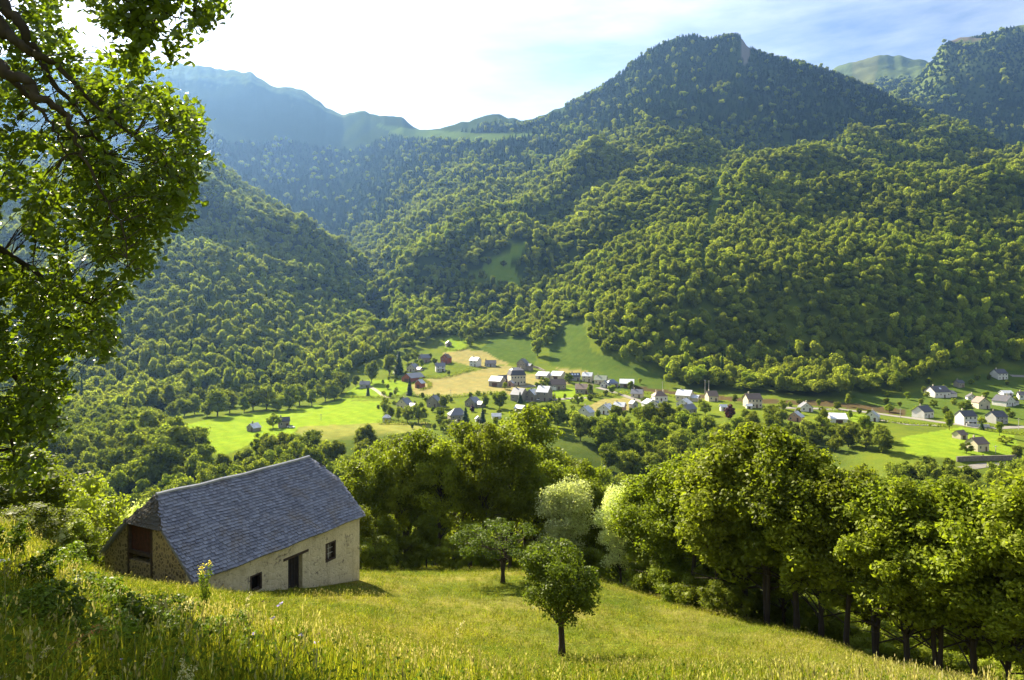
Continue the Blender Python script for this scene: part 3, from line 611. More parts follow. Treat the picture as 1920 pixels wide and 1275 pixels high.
for side, nm in ((1, "roof"), (-1, "roof")):
    m = MB(); f = plane(side)
    ks = np.linspace(0, LEN, 25)
    def sheet(n0):
        rows = []
        for v in (0, HIPV*.5, HIPV, (HIPV+SLEN)/2, SLEN):
            k = max(0, (v-HIPV)/(SLEN-HIPV)); a, b = SET0*k, LEN-SET1*k
            rows.append([f(a+(b-a)*q/24, v, n0) for q in range(25)])
        return rows
    up, lo = sheet(0.0), sheet(-.12); base = len(m.v)
    P = [q for r in up for q in r]+[q for r in lo for q in r]; N5 = 125; Fc = []
    for r in range(4):
        for c in range(24):
            a = r*25+c; Fc.append((a, a+1, a+26, a+25)); Fc.append((N5+a+25, N5+a+26, N5+a+1, N5+a))
    for r in range(4): Fc.append((r*25, (r+1)*25, N5+(r+1)*25, N5+r*25)); Fc.append((r*25+24, N5+r*25+24, N5+(r+1)*25+24, (r+1)*25+24))
    for c in range(24): Fc.append((c, N5+c, N5+c+1, c+1)); Fc.append((100+c, 100+c+1, N5+100+c+1, N5+100+c))
    m.add(P, Fc)
    slates(rs, f, LEN, SLEN, inside, m)
    ro = m.build(nm, M_SLATE, barn)
    if side < 0: ro["label"] = "rear slope of grey slates, hidden behind the ridge"
    # ridge capping on the far slope only
# half hips
def hip(yb, ya, sgn, nm):
    hx = HW-HIPV*cth; zb = EV+HIPV*sth; L2 = math.hypot(ya, RG-zb); m = MB()
    def f(u, v, n):
        k = v/L2; y = yb+sgn*(k*ya); z = zb+(RG-zb)*k
        return (u-hx, y-sgn*n*(RG-zb)/L2, z+n*ya/L2)
    m.slab([f(0, 0, 0), f(2*hx, 0, 0), f(hx, L2, 0)] if sgn > 0 else [f(2*hx, 0, 0), f(0, 0, 0), f(hx, L2, 0)], .08)
    slates(rs, f, 2*hx, L2, lambda u, v: hx*v/L2 <= u <= 2*hx-hx*v/L2, m)
    return m.build(nm, M_SLATE if sgn < 0 else M_SLATE_D, barn)
hp = hip(0, SET0, 1, "half_hip"); hip(LEN, SET1, -1, "half_hip")
m = MB(); m.tube([(0, SET0-.02, RG+.05+sag(0, SLEN))]+[(0, y, RG+.05+sag(y, SLEN)) for y in np.linspace(SET0+1, LEN-SET1-1, 7)]+[(0, LEN-SET1, RG+.05+sag(LEN, SLEN))], .09, 6)
m.build("ridge_cap", simple_mat("ridge_zinc", (.33, .34, .36), .5, (.22, .23, .25), 3), barn)
# door, windows, hatch
a, b, z0, z1 = OPS[1]
d_o = MB().box(WX-.34, a, z0, WX-.28, b, z1).build("door", M_DARK, barn)
m = MB()
for k in range(5): m.box(WX-.28, a+.02+k*.195, z0, WX-.262, a+.19+k*.195, z1-.03)
m.build("boards", simple_mat("black_boards", (.03, .022, .016), .8, (.015, .012, .01), 6), d_o)
MB().box(WX-.30, a-.32, z1, WX+.03, b+.42, z1+.13).build("lintel", M_WOOD, barn)
for i, (a, b, z0, z1) in enumerate((OPS[0], OPS[2])):
    w = MB().box(WX-.30, a, z0, WX-.26, b, z1).build("window", M_DARK, barn)
    f = MB(); e = .09
    f.box(WX-.20, a, z0, WX+.012, a+e, z1).box(WX-.20, b-e, z0, WX+.012, b, z1).box(WX-.20, a+e, z1-e, WX+.014, b-e, z1).box(WX-.20, a+e, z0, WX+.014, b-e, z0+e)
    f.build("frame", M_WOOD, w)
    if i == 1:
        s = MB(); yc = (a+b)/2
        s.box(WX-.19, yc-.02, z0+e, WX-.15, yc+.02, z1-e)
        for q in (.33, .66): s.box(WX-.188, a+e, z0+e+(z1-z0-2*e)*q-.015, WX-.152, yc-.02, z0+e+(z1-z0-2*e)*q+.015).box(WX-.188, yc+.02, z0+e+(z1-z0-2*e)*q-.015, WX-.152, b-e, z0+e+(z1-z0-2*e)*q+.015)
        s.build("glazing_bars", simple_mat("old_white_paint", (.45, .42, .35), .7), w)
        MB().box(WX-.255, a+e, z0+e, WX-.245, b-e, z1-e).build("curtain", simple_mat("old_curtain", (.22, .19, .13), .9, (.05, .04, .03), 6), w)
ht = MB(); zh0, zh1 = RG-2.62, HB-.02
for k in range(8): ht.box(-1.28+k*.195, Y0+.10, zh0, -1.28+k*.195+.185, Y0+.15, zh1)
hobj = ht.build("hatch", M_REDWOOD, barn); tag(hobj, "red brown board hatch high in the gable")
m = MB()
m.box(-1.42, Y0-.03, 0, -1.30, Y0+.16, zh1).box(.30, Y0-.03, 0, .42, Y0+.16, zh1).box(-1.30, Y0-.02, zh1-.02, .30, Y0+.16, zh1+.12).box(-1.30, Y0-.02, zh0-.16, .30, Y0+.16, zh0)
m.build("timber_frame", M_WOOD, barn)
m = MB()
for k in range(6): m.box(-1.30, Y0+.08, 3.0+k*.24, .30, Y0+.13, 3.0+k*.24+.23)
m.build("plank_infill", simple_mat("pale_planks", (.13, .10, .06), .85, (.07, .05, .03), 4), barn)
# ================================================================= TREES AS THINGS
M_BARK = simple_mat("bark", (.060, .048, .036), .95, (.028, .023, .018), 4, spec=.1, bump=.5)
M_BARK_PALE = simple_mat("pale_bark", (.12, .10, .075), .95, (.05, .04, .03), 4, spec=.1, bump=.5)
SP = dict(spec=.10, rough=.5)
M_LF_NEAR = leaf_mat("wood_leaves", (.122, .160, .012), (.185, .215, .018), (.155, .182, .02), trans=.55, wscale=.05, **SP)
M_LF_MID = leaf_mat("valley_leaves", (.115, .160, .014), (.195, .225, .028), (.15, .175, .03), trans=.5, wscale=.03, spec=0.0, tcol=(1.5, 1.5, .6))
M_LF_PALE = leaf_mat("pale_leaves", (.42, .45, .24), (.46, .49, .28), (.36, .41, .18), trans=.55, wscale=.3, **SP)
M_LF_APPLE = leaf_mat("orchard_leaves", (.105, .15, .014), (.14, .18, .02), (.09, .14, .014), trans=.45, wscale=.6, **SP)
M_LF_SPRUCE = leaf_mat("spruce_needles", (.020, .042, .014), (.035, .062, .02), (.026, .05, .016), trans=.12, wscale=.05, spec=.05)
M_LF_PURPLE = leaf_mat("copper_leaves", (.075, .025, .03), (.09, .035, .035), (.06, .022, .028), trans=.4, tcol=(1.3, .7, .6), wscale=.1, **SP)
M_BLOSSOM = simple_mat("blossom", (.75, .74, .62), .8, (.5, .52, .38), 2, spec=.1)
def tree_meshes(name, seed, w=1., cb=.25, lobes=40, per=220, leaf=.012, lr=(.10, .17), mat=None, shape='round', trunk_r=.018, forks=0, core=0., bark=None, jit=.6, fill=.35, stems=1, bare=0):
    """a tree one unit high on z=0: trunk with limbs reaching into its lobes, crown of leaf faces"""
    rng = np.random.default_rng(seed); ch = 1-cb; LC = []; LRr = []
    for i in range(lobes):
        for _ in range(30):
            v = rng.uniform(-1, 1, 3)
            if np.linalg.norm(v) < 1 and (np.linalg.norm(v) > .45 or i < lobes*.25): break
        r_ = rng.uniform(*lr); hz = v[2]
        kx = w/2-r_*.8
        if shape == 'boxy': kx *= 1/math.sqrt(max(.25, 1-.72*hz*hz))
        if shape == 'dome': kx *= (1-.25*max(0, hz))*(1 if hz > -.6 else .85)
        z = cb+ch*(.5+.5*hz*.93) ; z = min(z, 1-r_*.6)
        if shape == 'flat': z = cb+ch*(.35+.5*(hz*.5+.5))-.10*(v[0]**2+v[1]**2)
        LC.append((v[0]*kx, v[1]*kx, z)); LRr.append(r_)
    LC = np.array(LC); LRr = np.array(LRr); Pn = []; Vs = []; Fs = []
    for c, r_ in zip(LC, LRr):
        u = sph(per, rng); rad = r_*rng.uniform(0, 1, per)**fill; sq = np.array([1, 1, .75])
        P = c+u*rad[:, None]*sq*(1+.18*np.sin(u[:, :1]*5+seed)); Nn = u*.7+np.array([0, 0, .45])
        Pn.append(leaf_quads(P, Nn, leaf, rng, jit, .6))
    P = np.concatenate(Pn); Vs = [P]; Fs = [quads_idx(len(P)//4)]; off = len(P)
    if core:
        cf_ = []
        for c, r_ in zip(LC, LRr):
            Vs.append(c+ICO1[0]*r_*core*(1+rng.normal(0, .15, (len(ICO1[0]), 1)))); cf_.append(ICO1[1]+off); off += len(ICO1[0])
        Fs.append(np.concatenate(cf_))
    cm = mesh_np(name+"_crown", np.concatenate(Vs), Fs, mat)
    m = MB()
    for s_ in range(stems):
        a0 = s_*2.1+seed; sx = 0.0; lean = np.array([math.cos(a0), math.sin(a0)])
        top = cb+ch*.72
        zs = np.linspace(-.03, top, 8); amp = .012+.05*(stems > 1)
        pts = [np.array([lean[0]*(sx+amp*(max(z, 0)/top)**1.3+.008*math.sin(z*9+seed)), lean[1]*(sx+amp*(max(z, 0)/top)**1.3)+.008*math.cos(z*8+seed), z]) for z in zs]
        tr = trunk_r/(1+.3*(stems-1)); m.tube(pts, [tr*(1.25 if i == 0 else 1)*(1-.8*max(0, z)/top)+.001 for i, z in enumerate(zs)], 7)
        for c, r_ in list(zip(LC, LRr))[s_::stems]:
            zt = min(max(cb*.75, c[2]-.12-.35*math.hypot(c[0], c[1])), top*.97); b = np.array([np.interp(zt, zs, [p[k] for p in pts]) for k in range(3)])
            L = np.linalg.norm(c-b); mid = (b+c)/2+np.array([0, 0, .05*L])+rng.normal(0, .03*L, 3)
            rr = tr*(1-.75*zt/top)*.55
            m.tube([b, mid, c], [rr, rr*.65, rr*.25], 4, cap=False)
    for _ in range(bare):
        a = rng.uniform(0, 6.28); z = rng.uniform(.1, cb*1.2+.1); m.tube([(0, 0, z), (math.cos(a)*w*.2, math.sin(a)*w*.2, z+.06), (math.cos(a)*w*.38, math.sin(a)*w*.38, z+.08)], [.004, .003, .001], 4, cap=False)
    tm = m.mesh(name+"_trunk", bark or M_BARK, smooth=True)
    return tm, cm
def spruce_meshes(name, seed, w=.36, mat=None):
    cm = conifer_crown(name+"_crown", seed, w, 1500, .07, mat or M_LF_SPRUCE); m = MB(); m.tube([(0, 0, -.03), (0, 0, .5), (0, 0, .95)], [.016, .010, .002], 6)
    return m.mesh(name+"_trunk", M_BARK), cm
KIND = {}
for i in range(6):
    KIND['wood%d' % i] = tree_meshes("wood_tree", 200+i, w=[.56, .5, .62, .54, .46, .58][i], cb=[.27, .32, .22, .30, .36, .18][i], lobes=[68, 60, 76, 66, 56, 72][i], per=250, leaf=.020, lr=(.045, .10), mat=M_LF_NEAR, shape='dome', trunk_r=.014, fill=.33, jit=.7, stems=[1, 2, 1, 2, 1, 3][i], bare=8)
for i in range(5):
    KIND['mid%d' % i] = tree_meshes("valley_tree", 300+i, w=[.85, .75, 1.0, .7, .9][i], cb=[.12, .15, .1, .18, .08][i], lobes=34, per=80, leaf=.05, lr=(.10, .18), mat=M_LF_MID, shape='dome', core=.6, trunk_r=.02, fill=.2, jit=.5)
for i in range(2): KIND['spruce%d' % i] = spruce_meshes("spruce", 400+i, [.34, .42][i])
KIND['purple0'] = tree_meshes("copper_tree", 330, w=.9, cb=.1, lobes=24, per=75, leaf=.045, lr=(.14, .21), mat=M_LF_PURPLE, core=.7, fill=.2)
for i in range(2):
    KIND['bush%d' % i] = tree_meshes("shrub", 350+i, w=1.25, cb=.02, lobes=44, per=300, leaf=.028, lr=(.12, .2), mat=M_LF_NEAR, core=.55, trunk_r=.02, fill=.25, stems=3)
KIND['palebush0'] = tree_meshes("pale_shrub", 360, w=1.3, cb=.02, lobes=40, per=300, leaf=.028, lr=(.12, .2), mat=M_LF_PALE, core=.5, trunk_r=.02, fill=.25, stems=3)
KIND['whitetree0'] = tree_meshes("pale_tree", 370, w=.62, cb=.14, lobes=64, per=330, leaf=.017, lr=(.07, .125), mat=M_LF_PALE, core=0, trunk_r=.014, stems=2)
KIND['apple0'] = tree_meshes("orchard_tree", 380, w=.72, cb=.30, lobes=58, per=300, leaf=.024, lr=(.075, .125), mat=M_LF_APPLE, shape='boxy', core=0, trunk_r=.03, fill=.3)
KIND['apple1'] = tree_meshes("orchard_tree", 381, w=1.45, cb=.42, lobes=46, per=170, leaf=.026, lr=(.06, .11), mat=M_LF_APPLE, shape='flat', trunk_r=.034, fill=.35, stems=2, bark=M_BARK)
def plant(kind, name, x, y, h, label, cat="tree", group=None, wide=1.0, rz=None, sink=.0, z=None, parts=True):
    zz_ = float(zat(x, y)) if z is None else z
    o = empty(name, (x, y, zz_-sink), rs.uniform(0, 6.28) if rz is None else rz); tm, cm = KIND[kind]
    t = link("trunk", tm, o); c = link("crown", cm, o)
    for q in (t, c): q.scale = (h*wide, h*wide, h)
    return tag(o, label, cat, group)
def plant_px(kind, name, px, d, h, label, **kw):
    return plant(kind, name, (px-CX)/F*d, d, h, label, **kw)
# ---- orchard trees on the meadow
plant_px('apple0', "apple_tree", 1052, 23.0, 4.1, "round dense leafy fruit tree on the near meadow, the one nearest the camera", rz=1.0)
plant_px('apple1', "apple_tree", 943, 42.0, 3.95, "low flat-topped fruit tree with a forked trunk and spreading branches on the meadow", rz=.4, wide=1.3)
# ---- pale trees at the wood's edge
plant_px('whitetree0', "pale_tree", 1062, 56, 8.9, "silvery pale-leaved tree standing alone at the far edge of the meadow", rz=.5)
plant_px('whitetree0', "pale_tree", 1165, 54, 8.6, "silvery pale-leaved tree on the left end of the right-hand wood", rz=2.5)
ORD = ['first', 'second', 'third', 'fourth', 'fifth', 'sixth', 'seventh', 'eighth', 'ninth', 'tenth', 'eleventh', 'twelfth', 'thirteenth', 'fourteenth', 'fifteenth', 'sixteenth', 'seventeenth', 'eighteenth']
# ---- wood right of the meadow
WR = [  # bearing px, distance, height, width factor
 (1205,52,9.6,1.1),(1255,48,10.2,1.1),(1300,46,11.2,1.15),(1345,43,10.8,1.1),(1395,42,12.6,1.2),(1440,40,12.2,1.1),(1492,39,11.8,1.1),(1540,38,11.0,1.15),(1590,36,10.2,1.1),(1645,35,10.4,1.15),(1700,33,10.0,1.1),(1760,32,10.2,1.1),(1825,31,10.0,1.1),(1890,30,9.8,1.1),(1960,29,10.4,1.2),(2040,29,11,1.2),
 (1180,66,12.0,1.1),(1235,62,12.2,1.2),(1290,62,13.8,1.2),(1360,60,14.4,1.2),(1425,58,15.8,1.25),(1490,56,15.2,1.2),(1555,52,14.4,1.2),(1620,50,13.6,1.2),(1685,48,13.2,1.2),(1750,46,13.4,1.2),(1815,45,13.6,1.2),(1885,44,14.0,1.2),(1960,44,14.4,1.2),
 (1330,80,16,1.2),(1460,76,17.5,1.2),(1590,70,16.5,1.2),(1720,64,17,1.2),(1850,62,17.4,1.2),(1270,50,6,1.3),(1370,44,6,1.3),(1470,41,5.5,1.3)]
UND = [('bush0', 1215, 50, 3.2), ('bush1', 1262, 46, 3.0), ('bush0', 1310, 44, 2.6), ('bush1', 1362, 41, 2.4), ('bush0', 1425, 43, 2.8), ('bush1', 1475, 42, 2.2), ('bush0', 1530, 41, 3.0), ('bush1', 1600, 40, 2.6), ('bush0', 1660, 38, 2.8), ('bush1', 1735, 37, 2.4), ('bush0', 1800, 36, 2.6), ('bush1', 1870, 35, 2.6), ('bush0', 640, 50, 3.2), ('bush1', 700, 52, 2.8), ('bush0', 770, 55, 3.0), ('bush1', 850, 56, 2.8), ('bush0', 925, 57, 2.6), ('bush1', 1010, 58, 3.0), ('bush0', 1100, 56, 3.0)]
for q, (k_, px, d, h) in enumerate(UND): plant_px(k_, 'shrub', px, d, h, ORD[q if q < 12 else q-12]+' undergrowth shrub from the left at the foot of the '+('right-hand wood' if q < 12 else 'wood behind the fruit trees'), cat='shrub', group='undergrowth along the '+('right-hand wood' if q < 12 else 'wood behind the fruit trees'), wide=1.2)
for i, (px, d, h, w) in enumerate(WR):
    first = i < 16
    plant_px('wood%d' % (i*5 % 6), "woodland_tree", px, d, h, ORD[i]+" tree from the left along the meadow side of the right-hand wood" if first else ORD[(i-16) if i < 29 else (i-29) if i < 34 else (i-34)]+" tree from the left in the "+("second row" if i < 29 else "rearmost row" if i < 34 else "low growth")+" of the right-hand wood", group="trees on the edge of the right-hand wood" if first else "trees inside the right-hand wood", wide=w)
# ---- wood behind the meadow
WM = [(632,58,7.5,1.2),(668,58,9.6,1.1),(705,60,11,1.0),(745,60,11.8,.95),(785,61,12.4,.95),(825,60,12.0,.95),(868,62,12.8,.95),(910,60,12.4,.95),(955,62,13.8,1.05),(1000,64,13.8,1.0),(1045,66,13.6,1.0),(1090,66,12.6,1.0),(1118,62,10.8,1.0),
      (650,72,12.2,1.1),(700,74,14.2,1.1),(760,74,15.2,1.1),(820,76,16.0,1.1),(880,76,16.8,1.1),(940,78,18.2,1.15),(990,78,21.5,1.2),(1060,78,18.4,1.15),(1110,76,15.4,1.1),(675,52,5.2,1.3),(725,55,5.0,1.3),(800,57,4.6,1.3),(880,58,4.4,1.3)]
for i, (px, d, h, w) in enumerate(WM):
    tall = (px, d) == (990, 78)
    first = i < 13
    plant_px('wood%d' % (0, 3, 1, 4)[(i*3+1) % 4], "woodland_tree", px, d, h*(.9+.2*((i*37) % 10)/10), "tallest leafy tree rising out of the wood behind the fruit trees" if tall else (ORD[i]+" slender tree from the barn in the front row of the wood" if first else ORD[(i-13) if i < 22 else (i-22)]+(" tree from the barn in the rear row" if i < 22 else " low tree from the barn at the foot")+" of the wood beside it"), group=None if tall else ("front row of the wood beside the barn" if first else "trees further back in the wood beside the barn"), wide=w*.88)
# ---- thicket on the left bank
LB = [('bush0',128,37,6.4,.85,"big rounded shrub on the left bank above the barn"),('bush1',205,40,5.4,1.0,"shrub behind the left gable of the barn"),('bush0',75,34,5.0,1.1,"leafy shrub under the hanging branches on the left bank"),
      ('bush1',20,30,4.2,1.2,"shrub at the left edge of the grassy bank"),('palebush0',60,27,2.1,1.2,"low pale-flowered shrub on the crest of the grassy bank"),('bush1',88,28,2.6,1.2,"yellow green shrub in front of the big rounded shrub"),
      ('bush0',135,31,2.2,1.1,"low green shrub left of the barn gable"),('palebush0',270,47,7.2,.55,"elder bush covered in white blossom behind the barn roof"),('bush0',335,50,6.8,.7,"small green tree behind the barn ridge"),
      ('palebush0',392,54,7.6,.75,"pale yellow-green bush along the barn ridge"),('bush1',240,44,6.0,.8,"dense shrub between the elder bush and the barn gable"),('bush0',-60,28,5.5,1.2,"large shrub at the far left of the bank"),('bush1',50,22,1.5,1.4,"low scrub on the crest of the left bank"),('bush0',120,42,8.4,.9,"tall shrub behind the big rounded shrub")]
for k, px, d, h, w, lab in LB: plant_px(k, "shrub", px, d, h, lab, cat="shrub", wide=w, sink=.1)
# ---- individually seen valley trees
taken = []
def zone(poly, stepx, stepy, d0, d1, hm, label, group, kinds=('mid',), dy=10, seed=1, wide=1.0, name="valley_tree", pc=0.0, mind=5.0, tan=False):
    r = random.Random(seed); xs = [p[0] for p in poly]; ys = [p[1] for p in poly]; n = 0
    y = min(ys); row = 0
    while y < max(ys):
        x = min(xs)+(row % 2)*stepx*.5
        while x < max(xs):
            qx, qy = x+r.uniform(-.35, .35)*stepx, y+r.uniform(-.35, .35)*stepy
            if inpoly(np.array([qx]), np.array([qy]), poly)[0]:
                g_ = ground(qx, qy+dy, d0, d1)
                if tan and any(inpoly(np.array([qx]), np.array([qy+dy]), q_)[0] for q_ in TANF): x += stepx; continue
                if all((g_.x-a)**2+(g_.y-b)**2 > mind*mind for a, b in taken):
                    taken.append((g_.x, g_.y)); h = hm*r.uniform(.78, 1.25)
                    sp_ = r.random() < pc; k = 'spruce%d' % r.randrange(2) if sp_ else 'mid%d' % r.randrange(5)
                    plant(k, "spruce" if sp_ else name, g_.x, g_.y, h*(.85 if sp_ else 1), ("dark pointed conifer "+label[1]) if sp_ else ("round green tree "+label[0] if isinstance(label, tuple) else label),
                          group=("conifers " if sp_ else "")+group, wide=wide*r.uniform(.9, 1.15), rz=r.uniform(0, 6), sink=.6); n += 1
            x += stepx
        y += stepy; row += 1
    print("zone", group, n)
def row(pts, n, h, label, group, seed=2, jit=3, kinds=None, wide=1.0, d0=300, d1=700, ordinal=True, jy=4.0):
    r = random.Random(seed); P = np.array(pts, float); L = np.concatenate([[0], np.cumsum(np.hypot(*np.diff(P[:, :2], axis=0).T))])
    ords = ["first", "second", "third", "fourth", "fifth", "sixth", "seventh", "eighth", "ninth", "tenth", "eleventh", "twelfth", "thirteenth", "fourteenth", "fifteenth", "sixteenth", "seventeenth", "eighteenth", "nineteenth", "twentieth"]
    for i in range(n):
        s = (i+.5)/n*L[-1]; x = np.interp(s, L, P[:, 0])+r.uniform(-jit, jit); y = np.interp(s, L, P[:, 1])+r.uniform(-jy, jy)
        g_ = ground(x, y, d0, d1); taken.append((g_.x, g_.y))
        plant(r.choice(kinds or ['mid%d' % k for k in range(5)]), "valley_tree", g_.x, g_.y, h*r.uniform(.6, 1.3), (ords[i]+" "+label) if ordinal and i < 20 else label, group=group, wide=wide*r.uniform(.9, 1.2), rz=r.uniform(0, 6), sink=.5)
row([(312,775),(380,780),(450,775),(540,768),(600,758),(640,748)], 15, 15.5, "tree from the left, front rank above the bright meadow", "front rank of trees along the top of the bright meadow", seed=5)
row([(300,766),(420,762),(540,750),(640,735),(690,718),(740,700)], 15, 16, "tree from the left, back rank above the bright meadow", "back rank of trees along the top of the bright meadow", seed=6, jit=5)
zone([(110,806),(200,798),(290,800),(335,815),(370,845),(392,880),(385,900),(300,905),(225,900),(200,860),(120,815)], 27, 17, 215, 345, 14.5, ("in the wood left below the bright meadow", "in the wood left below the bright meadow"), "trees in the wood below the left end of the bright meadow", seed=11, dy=16, wide=1.1)
zone([(425,880),(450,850),(490,836),(545,834),(585,846),(640,846),(700,838),(780,828),(805,838),(700,866),(610,885),(520,900),(440,905)], 25, 17, 215, 345, 12.5, ("in the belt below the bright meadow", "in the belt below the bright meadow"), "trees in the belt below the bright meadow", seed=12, dy=14, pc=.07)
zone([(1000,780),(1060,772),(1110,790),(1180,785),(1260,780),(1330,790),(1370,812),(1350,850),(1330,900),(1240,905),(1150,900),(1120,880),(1110,830),(1010,800)], 29, 19, 215, 365, 13.5, ("in the dark wooded gully below the village", "in the dark wooded gully below the village"), "trees in the dark gully below the village", seed=13, dy=14)
zone([(1370,812),(1390,778),(1450,780),(1490,795),(1560,800),(1640,800),(1690,812),(1700,850),(1600,850),(1480,838),(1400,830)], 29, 18, 215, 375, 11.0, ("on the scrubby slope below the roadside houses", "on the scrubby slope below the roadside houses"), "trees on the slope below the roadside houses", seed=14, dy=12)
# fill of the unseen river side
rngf = np.random.default_rng(5); P = jgrid(84, 400, 8.0); P = P[(P[:, 1] < 262) | (CX+F*P[:, 0]/P[:, 1] < 300)]; zf = zat(P[:, 0], P[:, 1])
P = np.column_stack([P, zf]); n = len(P)
PV = bpy.data.collections.new("valley_side_tree_kinds")
for i in range(5): PV.objects.link(bpy.data.objects.new("v%02d" % i, KIND['mid%d' % i][1]))
hh = rngf.uniform(9, 14, n); hh = np.where(P[:, 1] < 130, np.minimum(hh, 9), hh)
hh = np.where((CX+F*P[:, 0]/P[:, 1] < 640) & (P[:, 1] < 200), np.minimum(hh, 6), hh)
tag(instancer("valley_side_wood", PV, P, rngf.uniform(0, 6.28, n), np.stack([hh, hh, hh], 1), rngf.integers(0, 5, n)), "unbroken wood filling the river gully between the near hill and the village", "wood", kind="stuff")
# ================================================================= VILLAGE
def plaster(name, c): return simple_mat(name, c, .9, tuple(x*.8 for x in c), .35, spec=.15)
WM_ = {'white': plaster("white_plaster", (.62, .60, .54)), 'cream': plaster("cream_plaster", (.55, .48, .34)), 'stone': plaster("grey_stone_wall", (.26, .23, .18)), 'pink': plaster("pink_plaster", (.50, .30, .22)),
       'brick': plaster("red_brown_wall", (.30, .10, .06)), 'wood': plaster("dark_wood_wall", (.12, .07, .045)), 'grey': plaster("grey_plaster", (.33, .32, .30))}
RM_ = {'slate': slate_mat("village_slate", (.075, .08, .10), (.13, .135, .155), .30, .75), 'dark': slate_mat("dark_slate", (.035, .037, .05), (.06, .06, .075), .5, .4), 'blue': slate_mat("blue_slate", (.06, .09, .16), (.09, .13, .21), .4, .6),
       'brown': slate_mat("brown_tiles", (.13, .09, .07), (.18, .13, .10), .6, .3), 'pale': slate_mat("glare_pale_roof", (.38, .40, .44), (.50, .52, .56), .32, .8), 'green': slate_mat("mossy_slate", (.15, .19, .13), (.2, .23, .17), .5, .4)}  # the pale roof has the sun glare on slate put into its colour
M_PANE = simple_mat("window_glass", (.02, .025, .035), .12, (.03, .035, .045), 1, spec=.6)
M_FRAME = simple_mat("window_surround", (.55, .53, .48), .7, (.45, .43, .38), 3)
M_SHUT = simple_mat("painted_door", (.10, .05, .03), .6, (.07, .035, .02), 3)
M_SKYL = simple_mat("skylight_glass", (.55, .6, .7), .1, (.5, .56, .66), 1, spec=.8)
house_xy = []
def house(px, py, wpx, hpx, label, wall='cream', roof='slate', kind='side', rz=0., depth=None, floors=2, chim=1, dorm=0, name="house", cat="house", extra=None, gable_win=True, d0=260, d1=760, wins=None, sky=0, cols=None):
    g_ = ground(px, py, d0, d1); house_xy.append((g_.x, g_.y+4)); taken.append((g_.x, g_.y+4)); taken.append((g_.x, g_.y-3)); sc = g_.y/F; w = wpx*sc*.92; H = hpx*sc; dp = depth or w*.8
    o = empty(name, g_, R(rz)); tag(o, label, cat); Wm, Rm = WM_[wall], RM_[roof]
    H = max(H, 3.0)
    if kind == 'gable': w_, d_2 = w, dp; rise = min(w_*.42, H*.5); ev = H-rise
    else: w_, d_2 = w, dp; rise = min(d_2*.42, H*.48); ev = H-rise*.96
    x0, x1, y0, y1 = -w_/2, w_/2, 0, d_2; lo = -2.5; oh = .35; rt = .18
    m = MB()
    if kind == 'gable':
        P = [(x0, y0, lo), (x1, y0, lo), (x1, y0, ev), (0, y0, ev+rise), (x0, y0, ev)]; P += [(a, y1, c) for a, b, c in P]
        m.add(P, [(0, 1, 2, 3, 4), (9, 8, 7, 6, 5), (1, 6, 7, 2), (5, 0, 4, 9)])
    elif kind == 'side':
        ym = (y0+y1)/2; P = [(x0, y0, lo), (x0, y1, lo), (x0, y1, ev), (x0, ym, ev+rise), (x0, y0, ev)]; P += [(x1, b, c) for a, b, c in P]
        m.add(P, [(4, 3, 2, 1, 0), (5, 6, 7, 8, 9), (0, 5, 9, 4), (2, 7, 6, 1)])
    else: m.box(x0, y0, lo, x1, y1, ev)
    m.build("wall", Wm, o)
    m = MB(); z = .02
    if kind == 'gable':
        s = rise/(w_/2); e = oh
        m.slab([(x0-e, y0-e, ev-s*e+z), (0, y0-e, ev+rise+z), (0, y1+e, ev+rise+z), (x0-e, y1+e, ev-s*e+z)][::-1], -rt)
        m.slab([(0, y0-e, ev+rise+z), (x1+e, y0-e, ev-s*e+z), (x1+e, y1+e, ev-s*e+z), (0, y1+e, ev+rise+z)][::-1], -rt)
    elif kind == 'side':
        s = rise/(d_2/2); e = oh; ym = (y0+y1)/2
        m.slab([(x0-e, y0-e, ev-s*e+z), (x1+e, y0-e, ev-s*e+z), (x1+e, ym, ev+rise+z), (x0-e, ym, ev+rise+z)][::-1], -rt)
        m.slab([(x0-e, ym, ev+rise+z), (x1+e, ym, ev+rise+z), (x1+e, y1+e, ev-s*e+z), (x0-e, y1+e, ev-s*e+z)][::-1], -rt)
    elif kind == 'hip':
        e = oh; a = min(w_, d_2)*.42; ym = (y0+y1)/2; c = [(x0-e, y0-e, ev), (x1+e, y0-e, ev), (x1+e, y1+e, ev), (x0-e, y1+e, ev), (x0+a, ym, ev+rise+.3), (x1-a, ym, ev+rise+.3)]
        m.add([(q[0], q[1], q[2]+z) for q in c], [(0, 1, 5, 4), (1, 2, 5), (2, 3, 4, 5), (3, 0, 4), (3, 2, 1, 0)])
    elif kind == 'mansard':
        e = .3; b = 1.0; h1 = rise*.75; A = [(x0-e, y0-e, ev+z), (x1+e, y0-e, ev+z), (x1+e, y1+e, ev+z), (x0-e, y1+e, ev+z)]; B = [(x0+b, y0+b, ev+h1), (x1-b, y0+b, ev+h1), (x1-b, y1-b, ev+h1), (x0+b, y1-b, ev+h1)]
        ym = (y0+y1)/2; C_ = [(x0+b+2, ym, ev+rise+.6), (x1-b-2, ym, ev+rise+.6)]
        m.add(A+B+C_, [(0, 1, 5, 4), (1, 2, 6, 5), (2, 3, 7, 6), (3, 0, 4, 7), (4, 5, 9, 8), (5, 6, 9), (6, 7, 8, 9), (7, 4, 8), (3, 2, 1, 0)])
    ro = m.build("roof", Rm, o); rgz = ev+rise+rt
